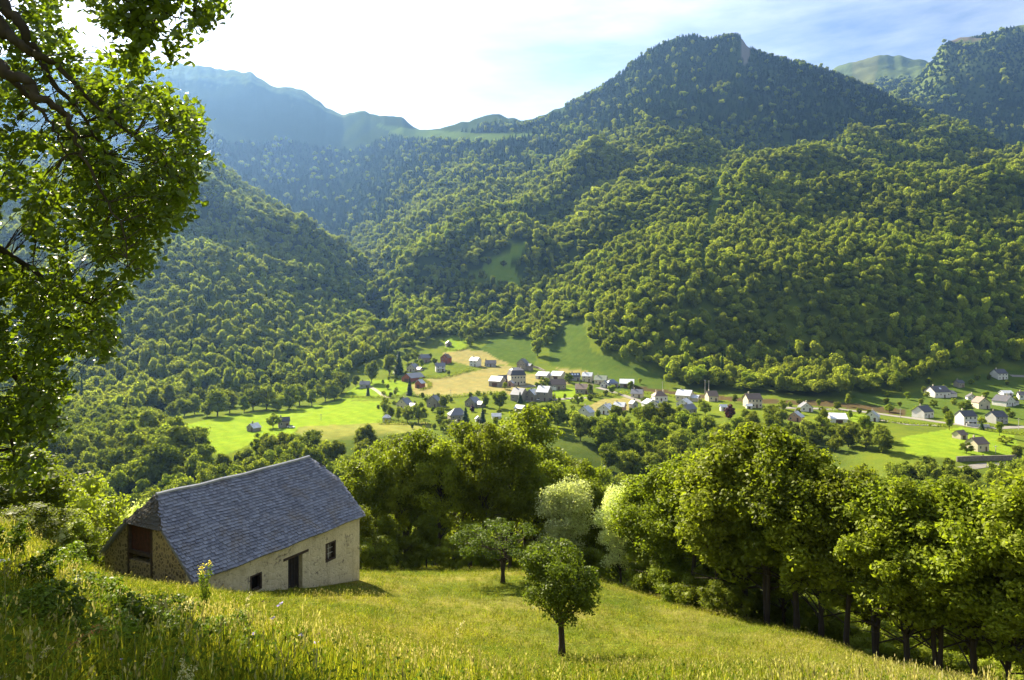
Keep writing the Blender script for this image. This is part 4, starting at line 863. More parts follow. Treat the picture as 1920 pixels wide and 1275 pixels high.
    for i in range(chim):
        cx = (x0+w_*(.22 if i == 0 else .8)) if kind != 'gable' else (.15 if i == 0 else -.4); cy = (y0+y1)/2 if kind != 'gable' else y0+d_2*(.3+.4*i)
        zz_ = rgz-.5 if kind != 'hip' else rgz-.9
        MB().box(cx-.32, cy-.25, zz_-.5, cx+.32, cy+.25, rgz+.85).build("chimney", WM_['stone' if wall in ('stone', 'grey', 'wood') else 'cream'], ro)
    def win(x, zc, ww=.95, hh=1.25):
        wo = MB().box(x-ww/2, y0-.03, zc-hh/2, x+ww/2, y0+.02, zc+hh/2).build("window", M_FRAME, o)
        MB().box(x-ww/2+.12, y0-.05, zc-hh/2+.12, x+ww/2-.12, y0-.035, zc+hh/2-.12).build("pane", M_PANE, wo)
    fl = floors if ev > 4.2 else 1; nc = cols or max(1, min(6, int(w_/2.6))); fh = ev/fl
    if floors > 0:
        for f in range(fl):
            for c in range(nc):
                x = x0+w_*(c+.5)/nc; zc = f*fh+fh*.55
                if f == 0 and c == nc//2: continue
                win(x, zc, min(1.1, w_/nc*.5), min(1.3, fh*.5))
        xd = x0+w_*(nc//2+.5)/nc
        dr = MB().box(xd-.5, y0-.04, -.6, xd+.5, y0+.02, 2.1).build("door", M_SHUT, o)
        if kind == 'gable' and gable_win and rise > 1.8: win(0, ev+rise*.28, .8, .9)
    else:
        MB().box(-w_*.22, y0-.04, -.5, w_*.22, y0+.02, min(2.6, ev*.75)).build("door", M_SHUT, o)
    for i in range(dorm):
        x = x0+w_*(i+.5)/dorm; yq = y0+.5; zq = ev+.25; dm = MB(); hw_ = .55
        dm.add([(x-hw_, yq, zq), (x+hw_, yq, zq), (x+hw_, yq, zq+1.0), (x, yq, zq+1.5), (x-hw_, yq, zq+1.0), (x-hw_, yq+2, zq+.4), (x+hw_, yq+2, zq+.4), (x+hw_, yq+2, zq+1.0), (x, yq+2, zq+1.5), (x-hw_, yq+2, zq+1.0)],
               [(0, 1, 2, 3, 4), (1, 6, 7, 2), (5, 0, 4, 9), (2, 7, 8, 3), (4, 3, 8, 9)])
        do = dm.build("dormer", WM_['white'], ro); MB().box(x-.35, yq-.03, zq+.1, x+.35, yq-.005, zq+1.0).build("pane", M_SKYL, do)
    for i in range(sky):
        if kind != 'side': break
        s = rise/(d_2/2); x = x0+w_*(i+.8)/(sky+.6); yc = d_2*.25; n_ = Vector((0, -s, 1)).normalized()
        q = lambda xx, yy: tuple(Vector((xx, yy, ev+s*yy+z+rt*1.0))+n_*.06)
        MB().slab([q(x-.6, yc-.6), q(x+.6, yc-.6), q(x+.6, yc+.6), q(x-.6, yc+.6)], .05).build("skylight", M_SKYL, ro)
    if extra == 'porch':
        MB().box(x0+w_*.1, y0-2.0, 2.3, x1-w_*.1, y0-.05, 2.45).build("balcony", WM_['white'], o)
        MB().box(x0+w_*.1, y0-2.0, -1.5, x0+w_*.1+.2, y0-1.8, 2.29).build("post", WM_['white'], o); MB().box(x1-w_*.1-.2, y0-2.0, -1.5, x1-w_*.1, y0-1.8, 2.29).build("post", WM_['white'], o)
    if extra == 'wing':
        MB().box(x1+.02, y0+1, lo, x1+w_*.5, y1-.5, ev*.62).build("wing", Wm, o)
        e2 = ev*.62; MB().slab([(x1+.02, y0+.6, e2+.02), (x1+w_*.5+.3, y0+.6, e2+.02), (x1+w_*.5+.3, (y0+y1)/2, e2+1.8), (x1+.02, (y0+y1)/2, e2+1.8)][::-1], -.15).slab([(x1+.02, (y0+y1)/2, e2+1.8), (x1+w_*.5+.3, (y0+y1)/2, e2+1.8), (x1+w_*.5+.3, y1, e2+.02), (x1+.02, y1, e2+.02)][::-1], -.15).build("wing_roof", Rm, o)
    return o
H_ = house
# far meadow and upper hamlet
H_(842, 650, 11, 11, "tiny stone hut on the grassy knoll above the upper hamlet", 'stone', 'slate', 'gable', 20, floors=0, chim=0, name="stone_hut", cat="hut")
H_(799, 680, 20, 15, "grey-roofed stone house half hidden by trees at the top of the hamlet", 'stone', 'slate', 'side', 35)
H_(833, 682, 18, 18, "tall red brick house with a gabled front in the upper hamlet", 'brick', 'brown', 'gable', -25)
H_(826, 697, 19, 16, "white house with a balcony and dark ground floor below the red brick house", 'white', 'slate', 'side', 12, extra='porch')
H_(770, 697, 21, 15, "cream house with two gables beside the tall dark spruce", 'cream', 'slate', 'gable', -28, extra='wing')
H_(762, 716, 27, 16, "long red-brown barn with a wide low roof at the field corner", 'brick', 'slate', 'gable', -35, floors=0, chim=0, name="field_barn", cat="barn", depth=15)
H_(784, 728, 16, 16, "small red wooden barn with a steep gable beside the tan field", 'brick', 'pale', 'gable', -30, floors=0, chim=0, name="field_barn", cat="barn")
H_(887, 687, 19, 17, "white house standing alone above the tan field", 'white', 'pale', 'side', -35)
H_(920, 688, 21, 12, "low grey building with a dark roof beside a small conifer", 'grey', 'dark', 'side', 0, floors=1, chim=0)
H_(977, 694, 20, 21, "tall grey-roofed house just above the manor", 'stone', 'slate', 'gable', -30, extra='wing')
H_(972, 722, 31, 30, "large manor house with a dark mansard roof and dormer windows", 'cream', 'dark', 'mansard', 14, floors=2, chim=2, dorm=4, depth=11, name="manor_house", cat="manor", cols=5)
H_(927, 725, 27, 19, "barn with a wide pale roof left of the manor, beside the tan field", 'stone', 'pale', 'side', -30, floors=0, chim=0, name="field_barn", cat="barn")
H_(946, 718, 20, 14, "low barn with a black roof left of the manor", 'wood', 'dark', 'side', 20, floors=0, chim=0, name="field_barn", cat="barn")
H_(956, 724, 13, 11, "little pink-roofed outbuilding at the foot of the manor", 'pink', 'pale', 'gable', -20, floors=1, chim=0, name="outbuilding", cat="outbuilding")
H_(1014, 711, 24, 13, "long white-roofed barn right of the manor", 'white', 'pale', 'side', -28, floors=0, chim=0, name="field_barn", cat="barn", depth=11)
H_(1041, 712, 24, 15, "second white-roofed barn right of the manor, behind a round tree", 'cream', 'pale', 'side', -28, floors=0, chim=0, name="field_barn", cat="barn", depth=11)
H_(1048, 731, 30, 19, "stone house with a brown roof below the white-roofed barns", 'stone', 'brown', 'side', 14)
H_(967, 752, 25, 23, "stone house with one bright roof slope behind the conifer in the village middle", 'stone', 'slate', 'side', -30, depth=9)
H_(993, 751, 24, 21, "middle one of three bright-roofed stone houses in the village centre", 'stone', 'pale', 'gable', -35, extra=None)
H_(1016, 752, 25, 27, "tall flat-fronted stone house, right one of three bright-roofed houses", 'stone', 'pale', 'side', -26, depth=8)
H_(972, 771, 19, 11, "narrow shed with a long bright tilted roof above the big trees", 'grey', 'pale', 'side', -32, floors=0, chim=0, name="garden_shed", cat="shed")
H_(931, 786, 18, 8, "low pale shed among the gardens near the big trees", 'white', 'pale', 'side', 5, floors=0, chim=0, name="garden_shed", cat="shed")
# left part of the village
H_(753, 768, 26, 21, "cream house with a grey roof and steep gable beside the bright meadow", 'cream', 'slate', 'gable', -25, extra='wing')
H_(810, 764, 24, 22, "brown stone house with a tall gable below the tan field", 'stone', 'slate', 'gable', -20, extra='wing')
H_(861, 794, 36, 26, "large house with a grey hipped roof in the trees at the village's near edge", 'stone', 'slate', 'hip', 18, chim=0)
H_(881, 763, 26, 18, "stone house with a pale zigzag roof behind the copper-red bush", 'stone', 'slate', 'gable', -35, extra='wing')
H_(724, 792, 15, 13, "white pavilion with a pyramid roof at the corner of the dark hedge", 'grey', 'pale', 'hip', 0, floors=0, chim=0, name="pavilion", cat="pavilion")
H_(897, 791, 11, 9, "tiny white garden shed below the hipped house", 'white', 'pale', 'gable', 10, floors=0, chim=0, name="garden_shed", cat="shed")
# centre right
H_(1079, 714, 20, 14, "dark-roofed house with three skylights behind the green tree", 'grey', 'dark', 'side', 6, sky=3)
H_(1100, 716, 20, 17, "cream house with a bright roof right of the skylight house", 'cream', 'pale', 'side', -22)
H_(1125, 721, 24, 16, "pale house with a greenish roof half hidden by a tree", 'cream', 'green', 'side', -20)
H_(1095, 739, 35, 18, "long farmhouse with a brown roof and blind front above the tan field", 'stone', 'brown', 'side', -8, floors=1, depth=9)
H_(1133, 727, 17, 13, "white gable with a blue slate roof", 'white', 'blue', 'gable', -15, chim=0)
H_(1150, 726, 22, 13, "blue-grey hipped house above the garden trees", 'grey', 'blue', 'hip', 8)
H_(1175, 727, 28, 15, "barn with a broad gleaming roof at the top of the village", 'stone', 'pale', 'side', -12, floors=0, chim=0, name="field_barn", cat="barn", depth=10)
H_(1193, 746, 23, 15, "low cream cottage with a grey roof below the gleaming barn", 'cream', 'slate', 'side', -24, floors=1, chim=1)
H_(1240, 753, 27, 18, "white villa with a brown hipped roof and tall chimneys", 'white', 'brown', 'hip', 8, chim=2)
H_(1280, 752, 30, 20, "cream house with a big glaring white roof", 'cream', 'pale', 'side', -35, extra='wing')
H_(1279, 764, 26, 16, "white house with a long pale roof in front of the glaring roof", 'white', 'pale', 'gable', -40)
H_(1298, 777, 25, 18, "grey-roofed house by the trees right of the wood", 'grey', 'slate', 'side', 30)
H_(1094, 786, 28, 24, "white gabled house with a bright roof at the edge of the big wood", 'white', 'pale', 'gable', -32, chim=1)
H_(1132, 777, 30, 19, "pale house with a bright roof just above the wood", 'white', 'pale', 'gable', -38)
H_(1160, 770, 22, 15, "pinkish house with a dark ridge between the trees", 'pink', 'pale', 'side', -25)
H_(1191, 767, 14, 16, "house with a mossy green roof right of the pinkish house", 'grey', 'green', 'gable', 30)
H_(1224, 764, 27, 15, "white house with bright blue roof planes and twin gables", 'white', 'blue', 'gable', 20, extra='wing')
H_(1338, 753, 20, 19, "small square house with a tall chimney beside the forest edge", 'cream', 'brown', 'side', 5, depth=7)
H_(1416, 765, 30, 26, "big cream villa with a pale roof standing apart at the road", 'cream', 'brown', 'side', 6, sky=0, cols=4)
H_(1358, 771, 13, 12, "white wall and roof showing left of the copper-red tree", 'white', 'pale', 'side', 0, chim=0)
H_(1405, 767, 11, 8, "white annex below the big cream villa", 'white', 'pale', 'side', -10, floors=0, chim=0, name="garage", cat="garage")
H_(1513, 772, 24, 17, "white house with a steep gable and two dark windows", 'white', 'slate', 'gable', -6)
H_(1489, 790, 27, 18, "pale pink house with a bright roof hidden in the bushes", 'pink', 'pale', 'gable', -40)
H_(1574, 794, 30, 16, "low building with a wide glaring white roof below the road", 'white', 'pale', 'side', -16, floors=0, chim=0, name="garage", cat="garage", depth=14)
H_(1634, 790, 24, 19, "small white house with a bright roof at the bend of the road", 'white', 'pale', 'gable', -38)
# right hillside hamlet
H_(1742, 784, 32, 22, "long white house with a dark roof alone below the forest", 'white', 'dark', 'side', 28)
H_(1820, 798, 30, 27, "white house with a dark roof and glazed porch by the garden wall", 'white', 'dark', 'side', 8, extra='porch')
H_(1879, 795, 30, 23, "house with a grey roof right of the house with the glazed porch", 'grey', 'dark', 'side', 14)
H_(1846, 767, 25, 22, "cream house showing its wide gable with three rows of windows", 'cream', 'brown', 'gable', 4, floors=2, cols=2)
H_(1823, 750, 16, 11, "white cottage left of the cream gable house", 'white', 'dark', 'gable', -15)
H_(1896, 762, 34, 20, "white house with a wide purple-brown roof and loggia", 'white', 'dark', 'gable', 25, extra='wing')
H_(1891, 742, 19, 9, "white flat-roofed box behind the loggia house", 'white', 'pale', 'side', 0, floors=1, chim=0)
H_(1921, 750, 18, 15, "white house at the right edge of the hamlet", 'white', 'dark', 'side', -20)
H_(1881, 712, 24, 19, "bright white house highest up on the right hillside", 'white', 'dark', 'side', 12)
H_(1768, 746, 36, 21, "white house with a dark roof and a large skylight in the shaded meadow", 'white', 'dark', 'side', 10, sky=1, extra='wing')
H_(1803, 727, 15, 14, "small dark house in the trees below the highest white house", 'stone', 'dark', 'side', 15)
H_(1808, 824, 22, 16, "barn with a dark roof and pale gable above the pale-fronted house", 'cream', 'brown', 'side', 24, floors=0, chim=0, name="field_barn", cat="barn")
H_(1844, 847, 33, 25, "pale-fronted house with a dark roof nearest on the right, above a terrace wall", 'cream', 'brown', 'side', 20)
# two houses in the bright meadow
H_(469, 809, 22, 15, "small stone house with a pale roof at the near side of the bright meadow", 'stone', 'pale', 'gable', -32, floors=1, d1=420)
H_(533, 802, 21, 19, "stone house with a dark roof right of the round meadow tree", 'stone', 'dark', 'side', 25, d1=420)
H_(683, 728, 19, 13, "grey cottage among the trees at the top corner of the bright meadow", 'grey', 'slate', 'side', 0)
H_(1770, 388, 13, 9, "lone white barn in a clearing high on the right-hand slope", 'white', 'pale', 'side', 20, floors=0, chim=0, name="field_barn", cat="barn", d0=800, d1=1300)
# ---- garden trees
def gt(px, py, hpx, label, k='mid0', w=1.0, cat="tree", name="garden_tree", d0=270, d1=760):
    g_ = ground(px, py, d0, d1); taken.append((g_.x, g_.y)); plant(k, name, g_.x, g_.y, hpx*g_.y/F, label, cat=cat, wide=w, sink=.3)
gt(512, 803, 32, "round dark green tree between the two meadow houses", 'mid2', 1.05)
gt(690, 742, 22, "small pointed conifer alone in the top of the bright meadow", 'spruce0', 1.2, name="spruce")
gt(748, 702, 44, "tall dark spruce left of the cream house with two gables", 'spruce1', 1.3, name="spruce")
gt(768, 741, 34, "thin conifer between the red barn and the meadow track", 'spruce0', 1.2, name="spruce")
gt(911, 686, 15, "tiny conifer beside the low grey building", 'spruce0', 1.3, name="spruce")
gt(806, 676, 15, "round tree in front of the top hamlet house", 'mid1'); gt(790, 690, 18, "light green tree right of the cream house with two gables", 'mid3', 1.1)
gt(815, 683, 14, "round bright tree left of the red brick house", 'mid0', 1.1); gt(765, 682, 24, "tree behind the cream house with two gables", 'mid2', 1.1); gt(778, 676, 22, "pale round tree above the cream house with two gables", 'mid4')
gt(733, 786, 26, "tree beside the white pavilion", 'mid1', .9); gt(748, 790, 30, "yellowish tree in the dark hedge garden", 'mid3'); gt(764, 792, 36, "rounded tree in the middle of the hedge garden", 'mid0', .9); gt(785, 794, 44, "largest dark tree of the hedge garden", 'mid2', .95); gt(722, 775, 32, "bush-like tree against the cream house by the meadow", 'mid4', .8)
gt(832, 766, 26, "round tree right of the brown stone house", 'mid1', 1.1); gt(826, 782, 22, "low round tree left of the hipped-roof house", 'mid0', 1.4); gt(826, 797, 22, "tree at the foot of the hipped-roof house", 'mid4', 1.2)
gt(873, 803, 40, "dark broad conifer in front of the hipped-roof house", 'spruce1', 1.6, name="spruce"); gt(905, 800, 36, "conifer right of the hipped-roof house", 'spruce0', 1.5, name="spruce"); gt(840, 806, 24, "pale round tree below the hipped-roof house", 'mid2', 1.2)
gt(910, 764, 26, "dark column tree left of the big round tree", 'mid1', .8); gt(937, 766, 38, "big round dark tree in front of the tan field", 'mid0', 1.1); gt(885, 772, 14, "copper-red bush beside the stone house with the zigzag roof", 'purple0', 1.0)
gt(975, 756, 22, "bright young conifer in front of the three stone houses", 'spruce1', 1.6, name="spruce"); gt(947, 730, 15, "round bush by the wide pale barn roof", 'mid3', 1.2)
gt(1021, 728, 24, "large round tree between the white-roofed barns and the stone house", 'mid2', 1.1); gt(1008, 728, 14, "low tree left of the large round tree", 'mid0', 1.3); gt(972, 719, 12, "small tree against the manor front", 'mid1')
gt(1066, 717, 20, "green tree left of the skylight house", 'mid4', 1.1); gt(1107, 742, 24, "pale round tree at the end of the long farmhouse", 'mid3', .9); gt(1084, 760, 26, "dark tree above the tan plot", 'mid2', 1.0); gt(1147, 737, 18, "round tree below the blue-grey hipped house", 'mid0', 1.2)
gt(1124, 718, 14, "small tree in front of the greenish roof", 'mid1'); gt(1182, 731, 20, "dark tree against the gleaming barn", 'mid0', .8); gt(1200, 720, 12, "small tree right of the gleaming barn", 'mid3')
gt(1000, 765, 14, "dark round bush below the stone houses", 'mid2', 1.4); gt(1030, 775, 24, "tree right of the bright tilted roof", 'mid0', 1.2); gt(1055, 775, 24, "tree above the wood, left of the white gabled house", 'mid3', 1.1)
gt(1253, 766, 13, "dark narrow conifer beside the white villa", 'spruce1', 1.2, name="spruce"); gt(1322, 778, 28, "dark garden tree left of the copper-red tree", 'mid2', 1.0); gt(1370, 786, 30, "copper-red tree in the middle of the roadside gardens", 'purple0', 1.0)
gt(1378, 756, 18, "small bright tree left of the big cream villa", 'mid3', 1.1); gt(1395, 754, 15, "pale tree beside the big cream villa", 'mid1', 1.0); gt(1448, 792, 38, "wide light green tree below the big cream villa", 'mid0', 1.3); gt(1468, 768, 20, "bright tree right of the big cream villa", 'mid4', 1.2)
gt(1535, 763, 16, "small tree right of the steep white gable", 'mid3', .9); gt(1545, 790, 26, "light green tree left of the glaring white roof", 'mid1', .9); gt(1590, 762, 26, "slim bright tree at the forest foot", 'mid3', .7); gt(1570, 768, 18, "bush beside the slim bright tree", 'mid0', 1.2); gt(1552, 808, 20, "round bush below the glaring white roof", 'mid2', 1.2)
gt(1780, 806, 38, "tall two-storied lit tree at the road, before the shaded houses", 'mid1', .65); gt(1841, 806, 18, "small bright conifer in the garden by the glazed porch", 'spruce1', 1.5, name="spruce"); gt(1874, 818, 30, "lit round tree above the terrace garden", 'mid3', .8); gt(1907, 862, 32, "round lit tree at the right end of the terrace wall", 'mid0', .9)
gt(1812, 850, 24, "dark bush at the left of the pale-fronted house", 'mid2', 1.2); gt(1825, 836, 14, "bush behind the pale-fronted house", 'mid4', 1.3); gt(1886, 834, 20, "dark bushes right of the pale-fronted house", 'mid2', 1.6); gt(1811, 772, 24, "dark tree left of the cream gable house", 'mid2', 1.3); gt(1843, 860, 10, "young tree on the terrace lawn", 'mid3', .8)
for q, (px, py, h) in enumerate([(885,528,18),(916,497,16),(944,500,14)]): gt(px, py, h, ["lowest", "uppermost", "right-hand"][q]+" of the three pale trees alone in the sloping clearing", 'mid%d' % q, 1.1, d0=700, d1=1300)
for q, (px, py, h) in enumerate([(1008,668,40),(1018,648,36),(1004,640,30),(865,640,22),(880,648,22),(892,640,18)]): gt(px, py, h, ["nearest", "middle", "farthest"][q % 3]+(" tree of the spur running down to the manor" if q < 3 else " tree of the clump above the white house"), 'mid%d' % (q % 5), .9)
zone([(705,700),(760,690),(860,690),(900,700),(960,745),(1100,735),(1200,735),(1330,755),(1330,785),(1240,775),(1150,785),(1060,790),(960,800),(840,812),(760,800),(705,770)], 22, 9, 300, 620, 4.2, "leafy garden shrub between the village houses", "garden shrubs of the village", seed=21, dy=4, name="garden_shrub", mind=7.5, tan=True)
zone([(1590,762),(1640,740),(1740,715),(1860,705),(1920,715),(1920,800),(1800,790),(1700,772)], 34, 13, 300, 640, 5.0, "scrubby bush in the shaded meadow right of the forest", "bushes of the shaded right-hand meadow", seed=22, dy=4, name="garden_shrub", mind=9)
zone([(1340,745),(1560,755),(1640,765),(1660,800),(1500,790),(1400,775)], 30, 12, 300, 640, 5.0, "bush in the roadside gardens right of the centre", "roadside garden bushes", seed=23, dy=4, name="garden_shrub", mind=8)
# ---- hedges, walls
def along(pts, d0=270, d1=760, step=2.0):
    G = [ground(x, y, d0, d1) for x, y in pts]; out_ = []
    for a, b in zip(G[:-1], G[1:]):
        n = max(1, int((b-a).length/step)); out_ += [a.lerp(b, i/n) for i in range(n)]
    out_.append(G[-1]); return [Vector((p.x, p.y, float(zat(p.x, p.y)))) for p in out_]
def hedge(pts, h, w, label, cat="hedge", name="hedge", mat=None):
    rg = np.random.default_rng(len(label)); P = along(pts); C, N = [], []
    for p in P:
        k = 34; u = rg.uniform(-1, 1, (k, 3)); C.append(np.array(p)+u*np.array([1.4, 1.4, 0])*np.array([1, 1, 1])+np.stack([u[:, 0]*w*.2, u[:, 1]*w*.2, (u[:, 2]*.5+.5)*h], 1)); N.append(u+np.array([0, 0, .5]))
    q = leaf_quads(np.concatenate(C), np.concatenate(N), .75, rg, .4); o = link(name, mesh_np(name, q, quads_idx(len(q)//4), mat or M_LF_MID)); return tag(o, label, cat)
hedge([(652,746),(700,747),(745,744)], 1.6, 1.4, "dark hedge line across the top of the bright meadow")
hedge([(778,744),(830,746),(880,742),(930,738)], 2.0, 1.6, "hedge along the lower edge of the big tan field")
hedge([(786,707),(820,710),(850,706),(885,693)], 2.4, 1.8, "curving hedge between the hamlet gardens and the tan field")
hedge([(790,712),(806,720),(806,728),(790,732)], 1.6, 1.4, "small hooked hedge round the red barn")
hedge([(712,795),(760,796),(800,796)], 2.6, 2.0, "tall dark hedge below the white pavilion")
hedge([(836,656),(862,658),(882,650)], 1.4, 1.2, "thin hedge below the stone hut")
hedge([(1560,770),(1640,790),(1720,797),(1770,800)], 1.6, 1.4, "long low hedge below the valley road on the right")
hedge([(1100,745),(1150,742),(1175,738)], 2.0, 1.6, "hedge above the small tan plot")
hedge([(1210,738),(1250,742),(1290,750)], 1.6, 1.4, "hedge in the gardens behind the white villa")
hedge([(1840,806),(1880,812),(1925,816)], 1.6, 1.4, "hedge under the road pole at the far right")
M_STONEW = simple_mat("dry_stone", (.26, .23, .19), .95, (.14, .12, .10), 1.2, spec=.1)
def wall_line(pts, h, t, label, name="stone_wall", cat="wall", mat=None):
    P = along(pts, step=4); m = MB()
    for a, b in zip(P[:-1], P[1:]):
        dv = (b-a); nn = Vector((-dv.y, dv.x, 0)).normalized()*t/2; up = Vector((0, 0, h)); dn = Vector((0, 0, -.8))
        m.add([a-nn+dn, b-nn+dn, b+nn+dn, a+nn+dn, a-nn+up, b-nn+up, b+nn+up, a+nn+up], [(0, 3, 2, 1), (4, 5, 6, 7), (0, 1, 5, 4), (1, 2, 6, 5), (2, 3, 7, 6), (3, 0, 4, 7)])
    return tag(m.build(name, mat or M_STONEW), label, cat)
wall_line([(1794,866),(1850,864),(1915,862)], 2.2, .5, "dark terrace wall below the pale-fronted house")
wall_line([(988,686),(1010,692),(1022,698)], 1.6, .5, "low grey field wall right of the manor")
wall_line([(1812,799),(1835,801),(1855,801)], 1.6, .3, "white garden wall in front of the glazed porch house", mat=WM_['white'])
wall_line([(1028,730),(1043,732)], 2.2, .3, "white yard wall beside the stone house with the brown roof", mat=WM_['white'])
# ---- roads and tracks
M_ROAD = simple_mat("pale_asphalt", (.21, .19, .165), .9, (.15, .14, .12), .5, spec=.2)
M_TRACK = simple_mat("gravel_track", (.36, .31, .22), .95, (.25, .24, .12), .3, spec=.1)
def road(name, pts, w, mat, lift=.12):
    P = along(pts, step=3); m = MB(); V_ = []
    for i, p in enumerate(P):
        t = (P[min(i+1, len(P)-1)]-P[max(i-1, 0)]); nn = Vector((-t.y, t.x, 0)).normalized()*w/2
        for q in (p-nn, p+nn): V_.append((q.x, q.y, float(zat(q.x, q.y))+lift))
    n = len(P); V2 = V_+[(x, y, z-1.0) for x, y, z in V_]
    Fc = [(2*i, 2*i+2, 2*i+3, 2*i+1) for i in range(n-1)]+[(2*i, 2*n+2*i, 2*n+2*i+2, 2*i+2) for i in range(n-1)]+[(2*i+1, 2*i+3, 2*n+2*i+3, 2*n+2*i+1) for i in range(n-1)]
    m.add(V2, Fc); return tag(m.build(name, mat), kind="structure")
road("road", [(1120,727),(1140,732),(1170,742),(1200,752),(1215,760),(1250,768),(1300,775)], 5.0, M_ROAD)
road("road", [(1440,764),(1520,766),(1580,768),(1640,775),(1700,783),(1770,793),(1830,802),(1925,800)], 5.5, M_ROAD)
road("road", [(1650,788),(1700,796),(1760,798)], 4.0, M_ROAD)
road("path", [(688,722),(702,730),(718,742),(730,746)], 2.6, M_TRACK)
road("road", [(975,725),(1000,724),(1010,722)], 6.0, M_ROAD)
road("road", [(985,752),(1020,751),(1060,748),(1100,746)], 4.5, M_ROAD)
road("path", [(1895,870),(1850,872),(1800,880)], 4.0, M_ROAD)
road("road", [(1895,705),(1925,706),(1990,708)], 4.0, M_ROAD)
# ---- poles
M_POLE = simple_mat("grey_pole", (.42, .40, .36), .8, (.3, .28, .25), 3)
def pole(px, py, hpx, label, d0=300, d1=760, tall=1.0):
    g_ = ground(px, py, d0, d1); h = hpx*g_.y/F; m = MB(); r_ = .16*tall; m.tube([(0, 0, -1), (0, 0, h)], [r_, r_*.7], 6)
    o = empty("utility_pole", g_); m.build("mast", M_POLE, o)
    MB().box(-.9, -.06, h-.7, .9, .06, h-.55).build("crossarm", M_POLE, o); return tag(o, label, "utility pole")
pole(1322, 738, 26, "left one of the pair of pale pylons at the foot of the forest"); pole(1329, 739, 26, "right one of the pair of pale pylons at the foot of the forest")
pole(738, 742, 12, "wooden pole in the top corner of the bright meadow"); pole(845, 742, 12, "pole at the lower edge of the big tan field"); pole(1040, 752, 16, "pole beside the lime lawn in the village centre")
pole(1242, 733, 18, "pole standing up behind the white villa"); pole(1688, 783, 18, "pole on the verge of the valley road"); pole(1910, 806, 22, "pale pole near the far right hedge"); pole(1867, 856, 16, "thin lamp pole on the terrace lawn"); pole(602, 788, 12, "thin pole standing in the bright meadow")
# ---- parked cars, seen as small bright shapes
def car(px, py, c, label, rz):
    g_ = ground(px, py, 300, 600); o = empty("parked_car", (g_.x, g_.y, g_.z+.14), R(rz)); m = MB(); m.add([(-2.1, -.85, .35), (2.1, -.85, .35), (2.1, .85, .35), (-2.1, .85, .35), (-2.1, -.85, .95), (2.0, -.85, .85), (2.0, .85, .85), (-2.1, .85, .95)], [(0, 3, 2, 1), (4, 5, 6, 7), (0, 1, 5, 4), (1, 2, 6, 5), (2, 3, 7, 6), (3, 0, 4, 7)])
    m.build("body", simple_mat("car_paint", c, .25, c, 1, spec=.6), o)
    m = MB(); m.add([(-1.7, -.78, .93), (1.0, -.78, .90), (1.0, .78, .90), (-1.7, .78, .93), (-1.4, -.65, 1.45), (.35, -.65, 1.45), (.35, .65, 1.45), (-1.4, .65, 1.45)], [(4, 5, 6, 7), (0, 1, 5, 4), (1, 2, 6, 5), (2, 3, 7, 6), (3, 0, 4, 7)])
    m.build("cabin", M_PANE, o)
    for x in (-1.3, 1.3):
        for y in (-.8, .8): MB().tube([(x, y-.1, .32), (x, y+.1, .32)], .32, 10).build("wheel", M_DARK, o)
    tag(o, label, "car")
car(1012, 751, (.7, .7, .7), "white car parked below the tall flat-fronted stone house", 10); car(1030, 751, (.08, .08, .09), "dark car parked beside the white car", 15); car(1310, 752, (.25, .03, .03), "dark red car parked by the forest edge", 5); car(546, 803, (.65, .65, .66), "pale car beside the stone house in the bright meadow", -20)
